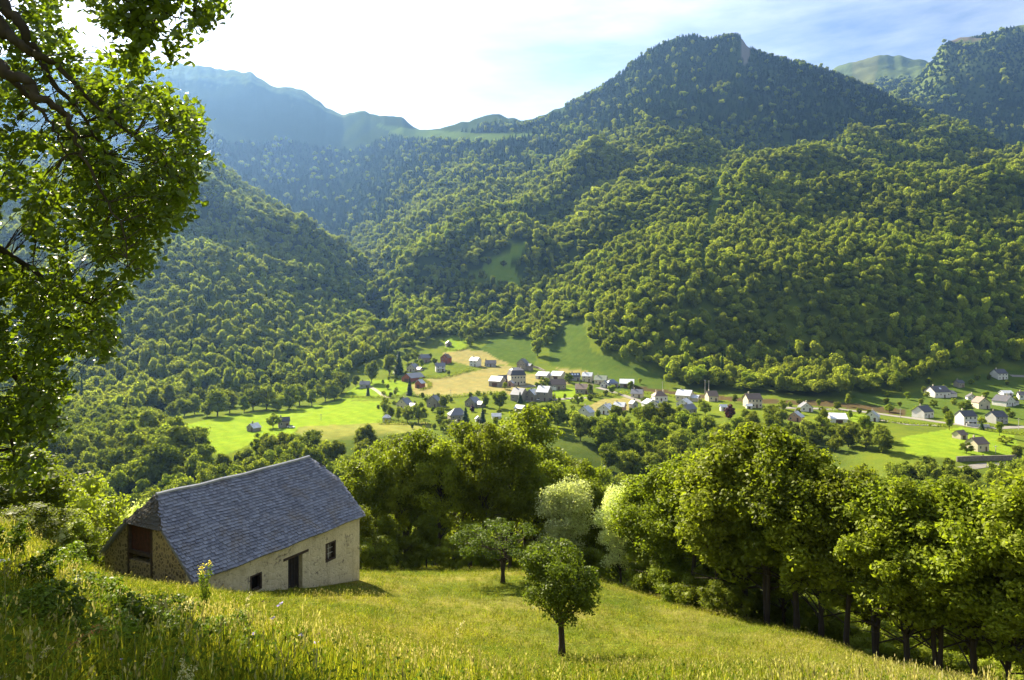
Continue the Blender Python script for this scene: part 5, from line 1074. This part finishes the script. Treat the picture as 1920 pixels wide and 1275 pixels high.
# ================================================================= BIG TREE HANGING IN FROM THE LEFT
rh = np.random.default_rng(77)
ht_ = empty("oak_tree", (-7.2, 6.6, float(zat(-7.2, 6.6))))
tag(ht_, "big backlit tree leaning in from the left with dark branches and hanging leaves", "tree")
ORG = np.array(ht_.location)
M_LEAF_BIG = leaf_mat("big_leaves", (.075, .115, .010), (.12, .155, .014), (.09, .13, .012), trans=.52, wscale=.8, rough=.38, spec=.45, tcol=(1.5, 1.45, .45))
LIMBS = [   # (px, py, distance) and radius
 ([(-700,1350,6.6),(-640,900,6.7),(-560,500,6.8),(-470,200,7.0),(-380,-50,7.2),(-260,-260,7.4)], [.30,.26,.22,.18,.12,.05]),
 ([(-560,500,6.8),(-300,180,7.0),(-60,-10,7.2),(0,8,7.3),(30,30,7.3),(48,66,7.3),(66,92,7.4),(95,150,7.5),(150,210,7.6),(200,290,7.8)], [.16,.12,.075,.06,.052,.046,.04,.032,.02,.008]),
 ([(-300,180,7.0),(-120,20,7.0),(-20,20,7.0),(8,52,7.0),(30,78,7.0),(60,100,7.1),(75,104,7.1),(110,125,7.2),(160,180,7.3),(230,240,7.4),(300,300,7.6)], [.12,.08,.06,.055,.05,.044,.04,.03,.022,.014,.006]),
 ([(-470,420,6.5),(-200,150,6.6),(-60,100,6.6),(0,122,6.6),(20,142,6.6),(50,152,6.6),(62,165,6.6),(75,186,6.6),(108,202,6.7),(130,222,6.7),(140,260,6.8),(160,300,6.9),(190,360,7.0),(230,430,7.0),(240,500,7.1)], [.14,.09,.07,.06,.054,.05,.046,.04,.034,.026,.02,.016,.012,.008,.004]),
 ([(0,118,6.7),(34,160,6.8),(60,190,6.9),(84,216,7.0),(110,250,7.0),(125,290,7.1)], [.05,.034,.026,.018,.012,.006]),
 ([(-560,500,6.8),(-250,420,7.6),(-60,430,8.0),(20,480,8.2),(100,530,8.3),(170,570,8.4),(220,640,8.5)], [.14,.09,.05,.035,.024,.014,.006]),
 ([(-600,700,6.7),(-300,640,7.4),(-100,640,8.2),(0,680,8.6),(60,740,8.6),(110,800,8.6)], [.12,.08,.05,.034,.02,.008]),
 ([(-380,-50,7.2),(-100,-250,7.0),(100,-180,6.9),(200,-80,6.9),(240,-10,6.9),(300,20,6.9),(360,40,7.0)], [.1,.06,.04,.026,.018,.011,.005]),
 ([(-250,420,7.6),(-100,560,8.2),(-20,700,8.6),(20,820,8.7),(40,900,8.7)], [.06,.045,.03,.02,.008]),
]
m = MB(); LP = []
for pts, rad in LIMBS:
    P3 = [at(*p)-ORG for p in pts]; out_, rr = [], []
    for i in range(len(P3)-1):
        for k in range(4):
            t = k/4; out_.append(P3[i]*(1-t)+P3[i+1]*t+rh.normal(0, .012+rad[i]*.10, 3)*(k > 0)); rr.append(rad[i]*(1-t)+rad[i+1]*t)
    out_.append(P3[-1]); rr.append(rad[-1]); m.tube(out_, rr, 7); LP += out_
LP = np.array(LP)
m.build("trunk", M_BARK, ht_, smooth=True)
# where the leaf masses hang: outlines seen from the path, depth range, density
REG = [
 ([(-260,-120),(60,-120),(105,-60),(120,20),(125,60),(145,110),(190,120),(215,95),(262,112),(300,160),(330,195),(365,188),(350,215),(392,235),(360,262),(398,292),(385,330),(398,350),(372,388),(350,372),(330,420),(300,430),(290,470),(268,520),(240,535),(215,505),(180,500),(170,470),(150,440),(90,430),(40,520),(-260,600)], 7.1, 10.0, 2350),
 ([(125,-60),(400,-60),(408,15),(412,32),(385,50),(360,60),(330,70),(300,62),(262,80),(236,92),(205,95),(212,70),(205,45),(180,25),(150,10),(125,-10)], 6.6, 7.3, 260),
 ([(-260,380),(60,400),(110,450),(120,500),(180,520),(225,545),(238,580),(238,605),(220,600),(240,640),(232,668),(222,690),(190,672),(160,660),(130,650),(100,700),(128,730),(95,760),(110,800),(95,830),(80,860),(68,900),(40,925),(-260,940)], 7.6, 9.8, 2200),
 ([(150,130),(340,200),(385,260),(380,360),(290,430),(250,520),(200,470),(170,350),(120,250)], 7.2, 11.0, 420),
 ([(215,95),(262,112),(255,125),(225,115)], 6.8, 7.2, 8), ([(315,85),(368,88),(372,98),(330,100),(300,102)], 6.9, 7.1, 7)]
HOLES = [([(45,95),(70,100),(75,115),(55,125)]), ([(70,150),(105,148),(125,165),(128,192),(95,190),(78,172)]), ([(85,140),(110,150),(100,160)]), ([(22,70),(42,78),(38,98),(22,92)]), ([(118,445),(160,470),(185,505),(170,545),(130,520),(112,480)]), ([(105,560),(128,575),(120,600),(100,590)]), ([(160,330),(185,345),(180,365),(162,355)])]
tw = MB(); LC, LN, LS = [], [], []
for poly, da, db, n in REG:
    xs = [p[0] for p in poly]; ys = [p[1] for p in poly]; k = 0
    while k < n:
        qx, qy = rh.uniform(min(xs), max(xs)), rh.uniform(min(ys), max(ys))
        if not inpoly(np.array([qx]), np.array([qy]), poly)[0] or any(inpoly(np.array([qx]), np.array([qy]), h)[0] for h in HOLES): continue
        if vnoise(qx/38, qy/38, 91) < .30: k += .35; continue
        k += 1; c = at(qx, qy, rh.uniform(da, db))-ORG
        nb = LP[np.argmin(((LP-c)**2).sum(1))]; dv = c-nb; L = np.linalg.norm(dv)
        if L > .9: nb = c-dv/L*.9*rh.uniform(.5, 1)
        dirn = (c-nb)/(np.linalg.norm(c-nb)+1e-6)
        if k % 3 < 1: tw.tube([nb, (nb+c)/2+np.array([0, 0, .05])+rh.normal(0, .02, 3), c, c+dirn*.1+np.array([0, 0, -.06])], [.007, .005, .003, .0015], 4, cap=False)
        nl = rh.integers(7, 13)
        for j in range(nl):
            t = rh.uniform(-.6, 1.2); p = c+dirn*t*.13+rh.normal(0, .055, 3); LC.append(p); LN.append(np.array([rh.normal(0, .8), rh.normal(0, .8)-.3, .8])); LS.append(rh.uniform(.042, .084))
LC, LN, LS = np.array(LC), np.array(LN), np.array(LS); n = len(LC); print("leaves", n)
LN /= np.linalg.norm(LN, axis=1)[:, None]; T = rh.normal(0, 1, (n, 3)); T[:, 2] -= .5; T -= (T*LN).sum(1)[:, None]*LN; T /= np.linalg.norm(T, axis=1)[:, None]; B = np.cross(LN, T)
prof = [(0, .0), (.18, .22), (.5, .34), (.8, .24), (1.0, 0)]   # half widths along the leaf
pt = []
for (a, hw) in prof:
    if hw == 0: pt.append([(a, 0, 0)])
    else: pt.append([(a, -hw, .10), (a, 0, 0), (a, hw, .10)])
flat = [q for r_ in pt for q in r_]; VV = np.zeros((n, len(flat), 3)); curl = rh.uniform(-.25, .1, n)
for i, (a, b, c) in enumerate(flat): VV[:, i] = LC+(T*(a-.5)+B*b+LN*(c+curl[:, None]*(a-.3)**2))*LS[:, None]*1.3
tri = np.array([(0, 2, 1), (0, 3, 2), (10, 7, 8), (10, 8, 9)]); qd = np.array([(1, 2, 5, 4), (2, 3, 6, 5), (4, 5, 8, 7), (5, 6, 9, 8)])
offs = (np.arange(n)*11)[:, None, None]
lm = mesh_np("leaves", VV.reshape(-1, 3), [(tri[None]+offs).reshape(-1, 3), (qd[None]+offs).reshape(-1, 4)], M_LEAF_BIG, smooth=True)
link("leaves", lm, ht_); tw.build("twigs", M_BARK, ht_)
# ================================================================= MEADOW GRASS
def grass_mat(name, c1, c2, trans=.5, tc=(1.4, 1.25, .45)):
    m, n, o = new_mat(name); g = nd(n, "ShaderNodeNewGeometry"); oi = nd(n, "ShaderNodeObjectInfo")
    c = mixrgb(n, c1, c2, mrange(n, noise(n, .35, 4, .6, g.outputs['Position']), .35, .65))
    hs = nd(n, "ShaderNodeHueSaturation"); n.links.new(c, hs.inputs['Color']); q_ = nd(n, 'ShaderNodeMath', operation='MULTIPLY'); n.links.new(mrange(n, g.outputs['Random Per Island'], 0, 1, .65, 1.35), q_.inputs[0]); n.links.new(mrange(n, oi.outputs['Random'], 0, 1, .6, 1.35), q_.inputs[1]); n.links.new(q_.outputs[0], hs.inputs['Value'])
    d = nd(n, "ShaderNodeBsdfDiffuse"); n.links.new(hs.outputs[0], d.inputs['Color']); t = nd(n, "ShaderNodeBsdfTranslucent"); n.links.new(mixrgb(n, hs.outputs[0], tc, 1.0, 'MULTIPLY'), t.inputs['Color'])
    mx = nd(n, "ShaderNodeMixShader"); mx.inputs[0].default_value = trans; n.links.new(d.outputs[0], mx.inputs[1]); n.links.new(t.outputs[0], mx.inputs[2]); n.links.new(mx.outputs[0], o.inputs['Surface']); return m
M_G1 = grass_mat("grass_green", (.115, .165, .012), (.175, .205, .02)); M_G2 = grass_mat("grass_yellow", (.185, .215, .022), (.235, .235, .035)); M_G3 = grass_mat("grass_seed", (.27, .27, .09), (.34, .29, .14), .4, (1.1, 1.1, .6))
M_G4 = grass_mat("herb_leaf", (.07, .12, .012), (.10, .15, .02), .4)
def blade_tuft(name, seed, n, h, spread, wid, mats, seedheads=0, lean=.35, herb=0):
    rg = np.random.default_rng(seed); V_, Q_, M_ = [], [], []; k = 0
    def blade(b, h_, a, ln, w_, mi):
        nonlocal k
        d = np.array([math.cos(a), math.sin(a), 0]); s = np.array([-d[1], d[0], 0])
        pr = []
        for t in (0, .4, .75, 1.0):
            c = b+d*ln*h_*t**2+np.array([0, 0, h_*(t-.25*ln*t*t)]); ww = w_*(1-t**1.6)+w_*.08; pr += [c-s*ww/2, c+s*ww/2]
        V_.extend(pr)
        for i in range(3): Q_.append((k+2*i, k+2*i+1, k+2*i+3, k+2*i+2)); M_.append(mi)
        k += 8; return b+d*ln*h_+np.array([0, 0, h_*(1-.25*ln)])
    for i in range(n):
        r_ = spread*math.sqrt(rg.uniform()); a = rg.uniform(0, 6.28); b = np.array([r_*math.cos(a), r_*math.sin(a), -.03]); blade(b, h*rg.uniform(.5, 1.15), rg.uniform(0, 6.28), rg.uniform(.1, lean*2), wid*rg.uniform(.7, 1.3), int(rg.uniform() < .35))
    for i in range(seedheads):
        r_ = spread*math.sqrt(rg.uniform()); a = rg.uniform(0, 6.28); b = np.array([r_*math.cos(a), r_*math.sin(a), -.03]); hh = h*rg.uniform(1.1, 1.6); aa = rg.uniform(0, 6.28); l_ = rg.uniform(.05, .3)
        tip = blade(b, hh, aa, l_, wid*.5, 1)
        for j in range(5):
            z = j/5*.16*h/.5; c = tip+np.array([rg.normal(0, .008), rg.normal(0, .008), -z*.9]); s = .020*h/.5*(1.2-abs(j-2)*.2); u = sph(1, rg)[0]; w2 = np.cross(u, [0, 0, 1.]); w2 /= np.linalg.norm(w2)+1e-6
            V_.extend([c-w2*s*.5, c+np.array([0, 0, s*1.6]), c+w2*s*.5, c-np.array([0, 0, s*1.4])]); Q_.append((k, k+1, k+2, k+3)); M_.append(2); k += 4
    for i in range(herb):
        r_ = spread*math.sqrt(rg.uniform()); a = rg.uniform(0, 6.28); hz = h*rg.uniform(.1, .9); c = np.array([r_*math.cos(a), r_*math.sin(a), hz]); N = sph(1, rg)*.7+np.array([[0, 0, .7]])
        p = leaf_quads(c[None], N, .07*h/.5, rg, .3, .5); V_.extend(list(p)); Q_.append((k, k+1, k+2, k+3)); M_.append(3); k += 4
    return mesh_np(name, np.array(V_), np.array(Q_), mats, mi=M_)
GM = [M_G1, M_G2, M_G3, M_G4]
GC = bpy.data.collections.new("grass_kinds")
for i in range(9):
    if i < 3: me = blade_tuft("t", 500+i, 34, .30, .16, .010, GM, 1, .4, herb=8)             # green, near
    elif i < 6: me = blade_tuft("t", 500+i, 30, .32, .18, .010, GM, 3, .35)                      # seeding
    elif i < 8: me = blade_tuft("t", 500+i, 20, .28, .16, .011, GM, 1, .5, herb=26)            # leafy herbs
    else: me = blade_tuft("t", 500+i, 20, .36, .2, .009, GM, 9, .25)                          # dense seed heads
    GC.objects.link(bpy.data.objects.new("g%02d" % i, me))
rg = np.random.default_rng(19); PG, SG, IG, TG = [], [], [], []
d = 1.3
while d < 66:
    cell = .125+.0115*d; x0, x1 = (-80-CX)/F*d-.6, (2000-CX)/F*d+.6; xs = np.arange(x0, x1, cell); n = len(xs)
    X = xs+rg.uniform(-.5, .5, n)*cell; Y = d+rg.uniform(-.5, .5, n)*cell; PG.append(np.stack([X, Y, zat(X, Y)], 1))
    s = (1+.022*d)*rg.uniform(.7, 1.3, n); sh = (.35+1.2*fbm(X/2.2, Y/2.2, 71, 3))*rg.uniform(.75, 1.25, n)*(1-.38*sstep(7, 16, d)); SG.append(np.stack([s, s, sh], 1)); TG.append(rg.normal(0, .1, (n, 2)))
    f1 = fbm(X/3.2, Y/3.2, 73, 4); right = sstep(2, 14, X)*.22; wet = (1-sstep(4, 14, d))*(1-sstep(-4.5, 0, X))*.2+(1-sstep(3, 9, d))*.06
    v = f1+right-wet; u = rg.uniform(0, 1, n); ix = np.where(v > .66, np.where(u < .5, 8, rg.integers(3, 6, n)), np.where(v > .50, np.where(u < .7, rg.integers(3, 6, n), rg.integers(0, 3, n)), np.where(u < .55, rg.integers(0, 3, n), rg.integers(6, 8, n)))); lf = (X < -.6-.1*d) & (d < 16) & (rg.uniform(0, 1, n) < .5); ix = np.where(lf, rg.integers(6, 8, n), ix); SG[-1][lf, 2] *= 1.25; IG.append(ix)
    d += cell
PG, SG, IG, TG = map(np.concatenate, (PG, SG, IG, TG)); print("tufts", len(PG))
# not inside the barn
c_, s_ = math.cos(A_), math.sin(A_); lx = (PG[:, 0]-barn.location.x)*c_+(PG[:, 1]-barn.location.y)*s_; ly = -(PG[:, 0]-barn.location.x)*s_+(PG[:, 1]-barn.location.y)*c_
k = ~((abs(lx) < WX+.05) & (ly > Y0-.05) & (ly < Y1+.05)); near_b = (abs(lx) < WX+.8) & (ly > Y0-.8) & (ly < Y1+.8)
SG[near_b] *= .6
PG, SG, IG, TG = PG[k], SG[k], IG[k], TG[k]
tag(instancer("meadow_grass", GC, PG, rg.uniform(0, 6.28, len(PG)), SG, IG, tilt=TG), "tall unmown meadow grass with tan seed heads over the whole near slope", "grass", kind="stuff")
# ================================================================= SINGLE PLANTS NEAR THE CAMERA
M_STALK = simple_mat("stalk", (.22, .22, .06), .8, (.14, .16, .04), 5, spec=.1); M_SEED = grass_mat("pale_seed", (.50, .48, .24), (.56, .50, .28), .5, (1, 1, .8)); M_SEEDR = grass_mat("russet_seed", (.30, .13, .05), (.36, .18, .08), .4, (1, .9, .7))
M_YEL = simple_mat("yellow_petals", (.78, .64, .03), .7, (.66, .52, .02), 8, spec=.1); M_WHT = simple_mat("white_petals", (.75, .74, .70), .8, (.6, .6, .55), 8, spec=.1); M_LIL = simple_mat("lilac_petals", (.42, .36, .58), .8, (.3, .25, .45), 8, spec=.1); M_PURP = simple_mat("dark_flower", (.10, .03, .06), .8, (.05, .02, .03), 8, spec=.1)
def base_for(px, d): return Vector(((px-CX)/F*d, d, float(zat((px-CX)/F*d, d))))
def seedhead(px, py, d, lean, label, mat, clumps, size, name="grass_seed_head"):
    """stalk from the ground to a tip seen at (px, py), with spikelets along its end"""
    tip = Vector(at(px, py, d)); b = Vector((tip.x-lean, d+.02, float(zat(tip.x-lean, d)))); o = empty(name, b); h = tip-b
    P = [Vector((h.x*t**2.2, h.y*t, h.z*(1-(1-t)**1.25) if t < 1 else h.z)) for t in np.linspace(0, 1, 9)]; MB().tube(P, [.004]*5+[.003]*3+[.0015], 5).build("stalk", M_STALK, o)
    rg2 = np.random.default_rng(int(px)); C, N, S = [], [], []
    for q in range(clumps):
        t = 1-q/clumps*.42; i = t*8; a = P[min(int(i), 7)].lerp(P[min(int(i)+1, 8)], i-int(i)); off = rg2.normal(0, 1, 3)*size*.35; cc = np.array(a)+off
        for w in range(9): C.append(cc+rg2.normal(0, size*.28, 3)); N.append(sph(1, rg2)[0]); S.append(size*.5)
    qd_ = leaf_quads(np.array(C), np.array(N), np.array(S), rg2, .3, .4); link("spikelets", mesh_np("spikelets", qd_, quads_idx(len(qd_)//4), mat), o); return tag(o, label, "grass stalk")
seedhead(347, 1232, 3.6, .05, "fluffy pale seed head at the bottom edge, left one of a close pair", M_SEED, 12, .026); seedhead(360, 1250, 3.5, .03, "fluffy pale seed head at the bottom edge, right one of a close pair", M_SEED, 14, .028)
seedhead(296, 1212, 3.7, .16, "slanting pale oat-like seed head left of the fluffy pair", M_SEED, 9, .022); seedhead(98, 1215, 3.7, .14, "pale bent seed head near the bottom left corner", M_SEED, 9, .022); seedhead(352, 1178, 4.2, .12, "thin straw-coloured seed head above the fluffy pair", M_SEED, 7, .016)
seedhead(205, 1172, 3.6, .34, "long russet dock spike slanting across the bottom left", M_SEEDR, 22, .020, "dock_plant"); seedhead(8, 1265, 3.2, .1, "pale seed head in the bottom left corner", M_SEED, 8, .022); seedhead(470, 1110, 7.2, .1, "pale feathery grass head on the bank left of the barn's low window", M_SEED, 12, .035)
seedhead(355, 1125, 8.2, .06, "pale grass head standing in front of the barn gable", M_SEED, 10, .035); seedhead(870, 1165, 14, .25, "tall pale plume in the open meadow left of the fruit trees", M_SEED, 12, .05)
# yellow-flowered plant in front of the barn roof
b = base_for(384, 13.0); yo = empty("ragwort", b); zt = at(384, 1056, 13.0)[2]-b.z; m = MB(); rg3 = np.random.default_rng(8); tips = []
for q in range(7):
    a = q*.9; tx, ty = math.cos(a)*.16*rg3.uniform(.3, 1), math.sin(a)*.16; tz = zt*rg3.uniform(.86, 1.0); m.tube([(0, 0, -.05), (tx*.3, ty*.3, tz*.5), (tx, ty, tz)], [.006, .004, .002], 5); tips.append((tx, ty, tz))
m.build("stems", M_STALK, yo)
C = np.array([(tx*u, ty*u, tz*u)+rg3.normal(0, .03, 3) for tx, ty, tz in tips for u in rg3.uniform(.25, .97, 60)]); qd_ = leaf_quads(C, sph(len(C), rg3)+np.array([0, 0, .4]), .07, rg3, .3, .35); link("leaves", mesh_np("leaves", qd_, quads_idx(len(C)), M_G4), yo)
C = np.array([np.array(t)+rg3.normal(0, .022, 3)+np.array([0, 0, .01]) for t in tips for _ in range(14)]); qd_ = leaf_quads(C, np.tile([0, 0, 1.], (len(C), 1)), .028, rg3, .5, .9); link("flowers", mesh_np("flowers", qd_, quads_idx(len(C)), M_YEL), yo)
tag(yo, "bushy yellow-flowered weed standing up before the barn's lower roof corner", "wildflower")
def flower(px, py, d, mat, r_, label, cat="wildflower", name="wildflower", umbel=False):
    g_ = ground(px, py+22*6/d, max(1.5, d*.8), d*1.25) if False else base_for(px, d); top = at(px, py, d); h = max(.12, top[2]-g_.z); o = empty(name, g_); MB().tube([(0, 0, -.03), (.01, 0, h*.5), (0, 0, h)], [.003, .0025, .002], 5).build("stem", M_STALK, o)
    k = 26 if umbel else 10; rg4 = np.random.default_rng(int(px*7+py)); a = rg4.uniform(0, 6.28, k); rr = r_*np.sqrt(rg4.uniform(0, 1, k)); C = np.stack([rr*np.cos(a), rr*np.sin(a), h+.004+rg4.uniform(0, .4, k)*r_*(.3 if umbel else .8)], 1)
    qd_ = leaf_quads(C, np.tile([0, 0, 1.], (k, 1)), r_*(.45 if umbel else .9), rg4, .5, .8); link("petals", mesh_np("petals", qd_, quads_idx(k), mat), o); return tag(o, label, cat)
for px, py, d, mt_, r_, lab in [
 (8,1052,4.0,M_WHT,.045,"white flat umbel flower at the left edge of the bank"),(228,1237,3.7,M_LIL,.014,"small lilac flower low in the grass at bottom left"),
 (528,1132,9,M_LIL,.05,"pale lilac scabious on the bank below the barn door, left one"),(522,1136,8.4,M_LIL,.045,"pale lilac scabious just under its lit neighbour"),(510,1160,7.6,M_LIL,.045,"lilac scabious lower down the bank below the barn door"),
 (565,1192,7.5,M_LIL,.045,"lilac thistle-like flower in the lower meadow, left one"),(592,1205,7.2,M_LIL,.045,"lilac thistle-like flower in the lower meadow, right one"),(474,1190,6.4,M_LIL,.03,"lone pale lilac bud head right of the shaded grass"),
 (493,1128,9,M_PURP,.03,"dark round knapweed head standing above the bank"),(597,1189,7.5,M_PURP,.03,"dark knapweed head beside the lilac flowers"),
 (252,1188,3.9,M_YEL,.012,"yellow flower in the shaded grass, upper one"),(254,1242,3.7,M_YEL,.014,"yellow flower in the shaded grass, lower one"),(500,1226,6.2,M_YEL,.025,"yellow flower at the bottom, right of the shaded grass"),(556,1254,6.0,M_YEL,.022,"yellow buttercup at the bottom centre-left"),(392,1232,4.5,M_YEL,.014,"yellow flower right of the fluffy seed heads")]:
    flower(px, py, d, mt_, r_*.62, lab, umbel=(r_ > .044 and mt_ is M_WHT))

M_WEED = leaf_mat("weed_leaves", (.075, .12, .010), (.11, .155, .014), (.09, .135, .012), trans=.35, wscale=1.0, spec=.1, rough=.5)
KIND['weed0'] = tree_meshes("weed", 391, w=1.5, cb=.0, lobes=26, per=60, leaf=.075, lr=(.14, .24), mat=M_WEED, trunk_r=.012, fill=.4, stems=3, bark=M_STALK)
KIND['weed1'] = tree_meshes("weed", 392, w=1.0, cb=.05, lobes=22, per=60, leaf=.085, lr=(.12, .2), mat=M_WEED, trunk_r=.012, fill=.4, stems=3, bark=M_STALK)
WD = [(35,5.2,.42),(110,5.6,.46),(180,5.0,.40),(250,6.2,.5),(330,6.0,.42),(75,8,.6),(160,9,.6),(215,7.4,.55),(300,8.6,.55),(395,7.2,.42),(460,6.4,.4),(20,11,.7),(110,13,.75),(350,11,.5),(430,9.5,.45),(560,8.5,.4)]
for q, (px, d, h) in enumerate(WD):
    plant_px('weed%d' % (q % 2), "weed_clump", px, d, h, ORD[q]+" leafy dark green weed clump from the left on the bank" if False else "leafy dark green weed clump standing in the grass of the left bank", cat="weeds", group="leafy weed clumps on the left bank", wide=1.1)
# ================================================================= HAZE
m_, n, o = new_mat("haze"); pv = nd(n, "ShaderNodeVolumePrincipled")
pv.inputs['Color'].default_value = (.26, .50, 1.0, 1); pv.inputs['Density'].default_value = .00005; pv.inputs['Anisotropy'].default_value = .55
n.links.new(pv.outputs[0], o.inputs['Volume'])
hz = MB().box(-5500, -90, float(ZZ.min())-3, 5500, 5600, float(ZZ.max())+40).build("haze", m_)
tag(hz, kind="stuff"); hz.display_type = 'WIRE'
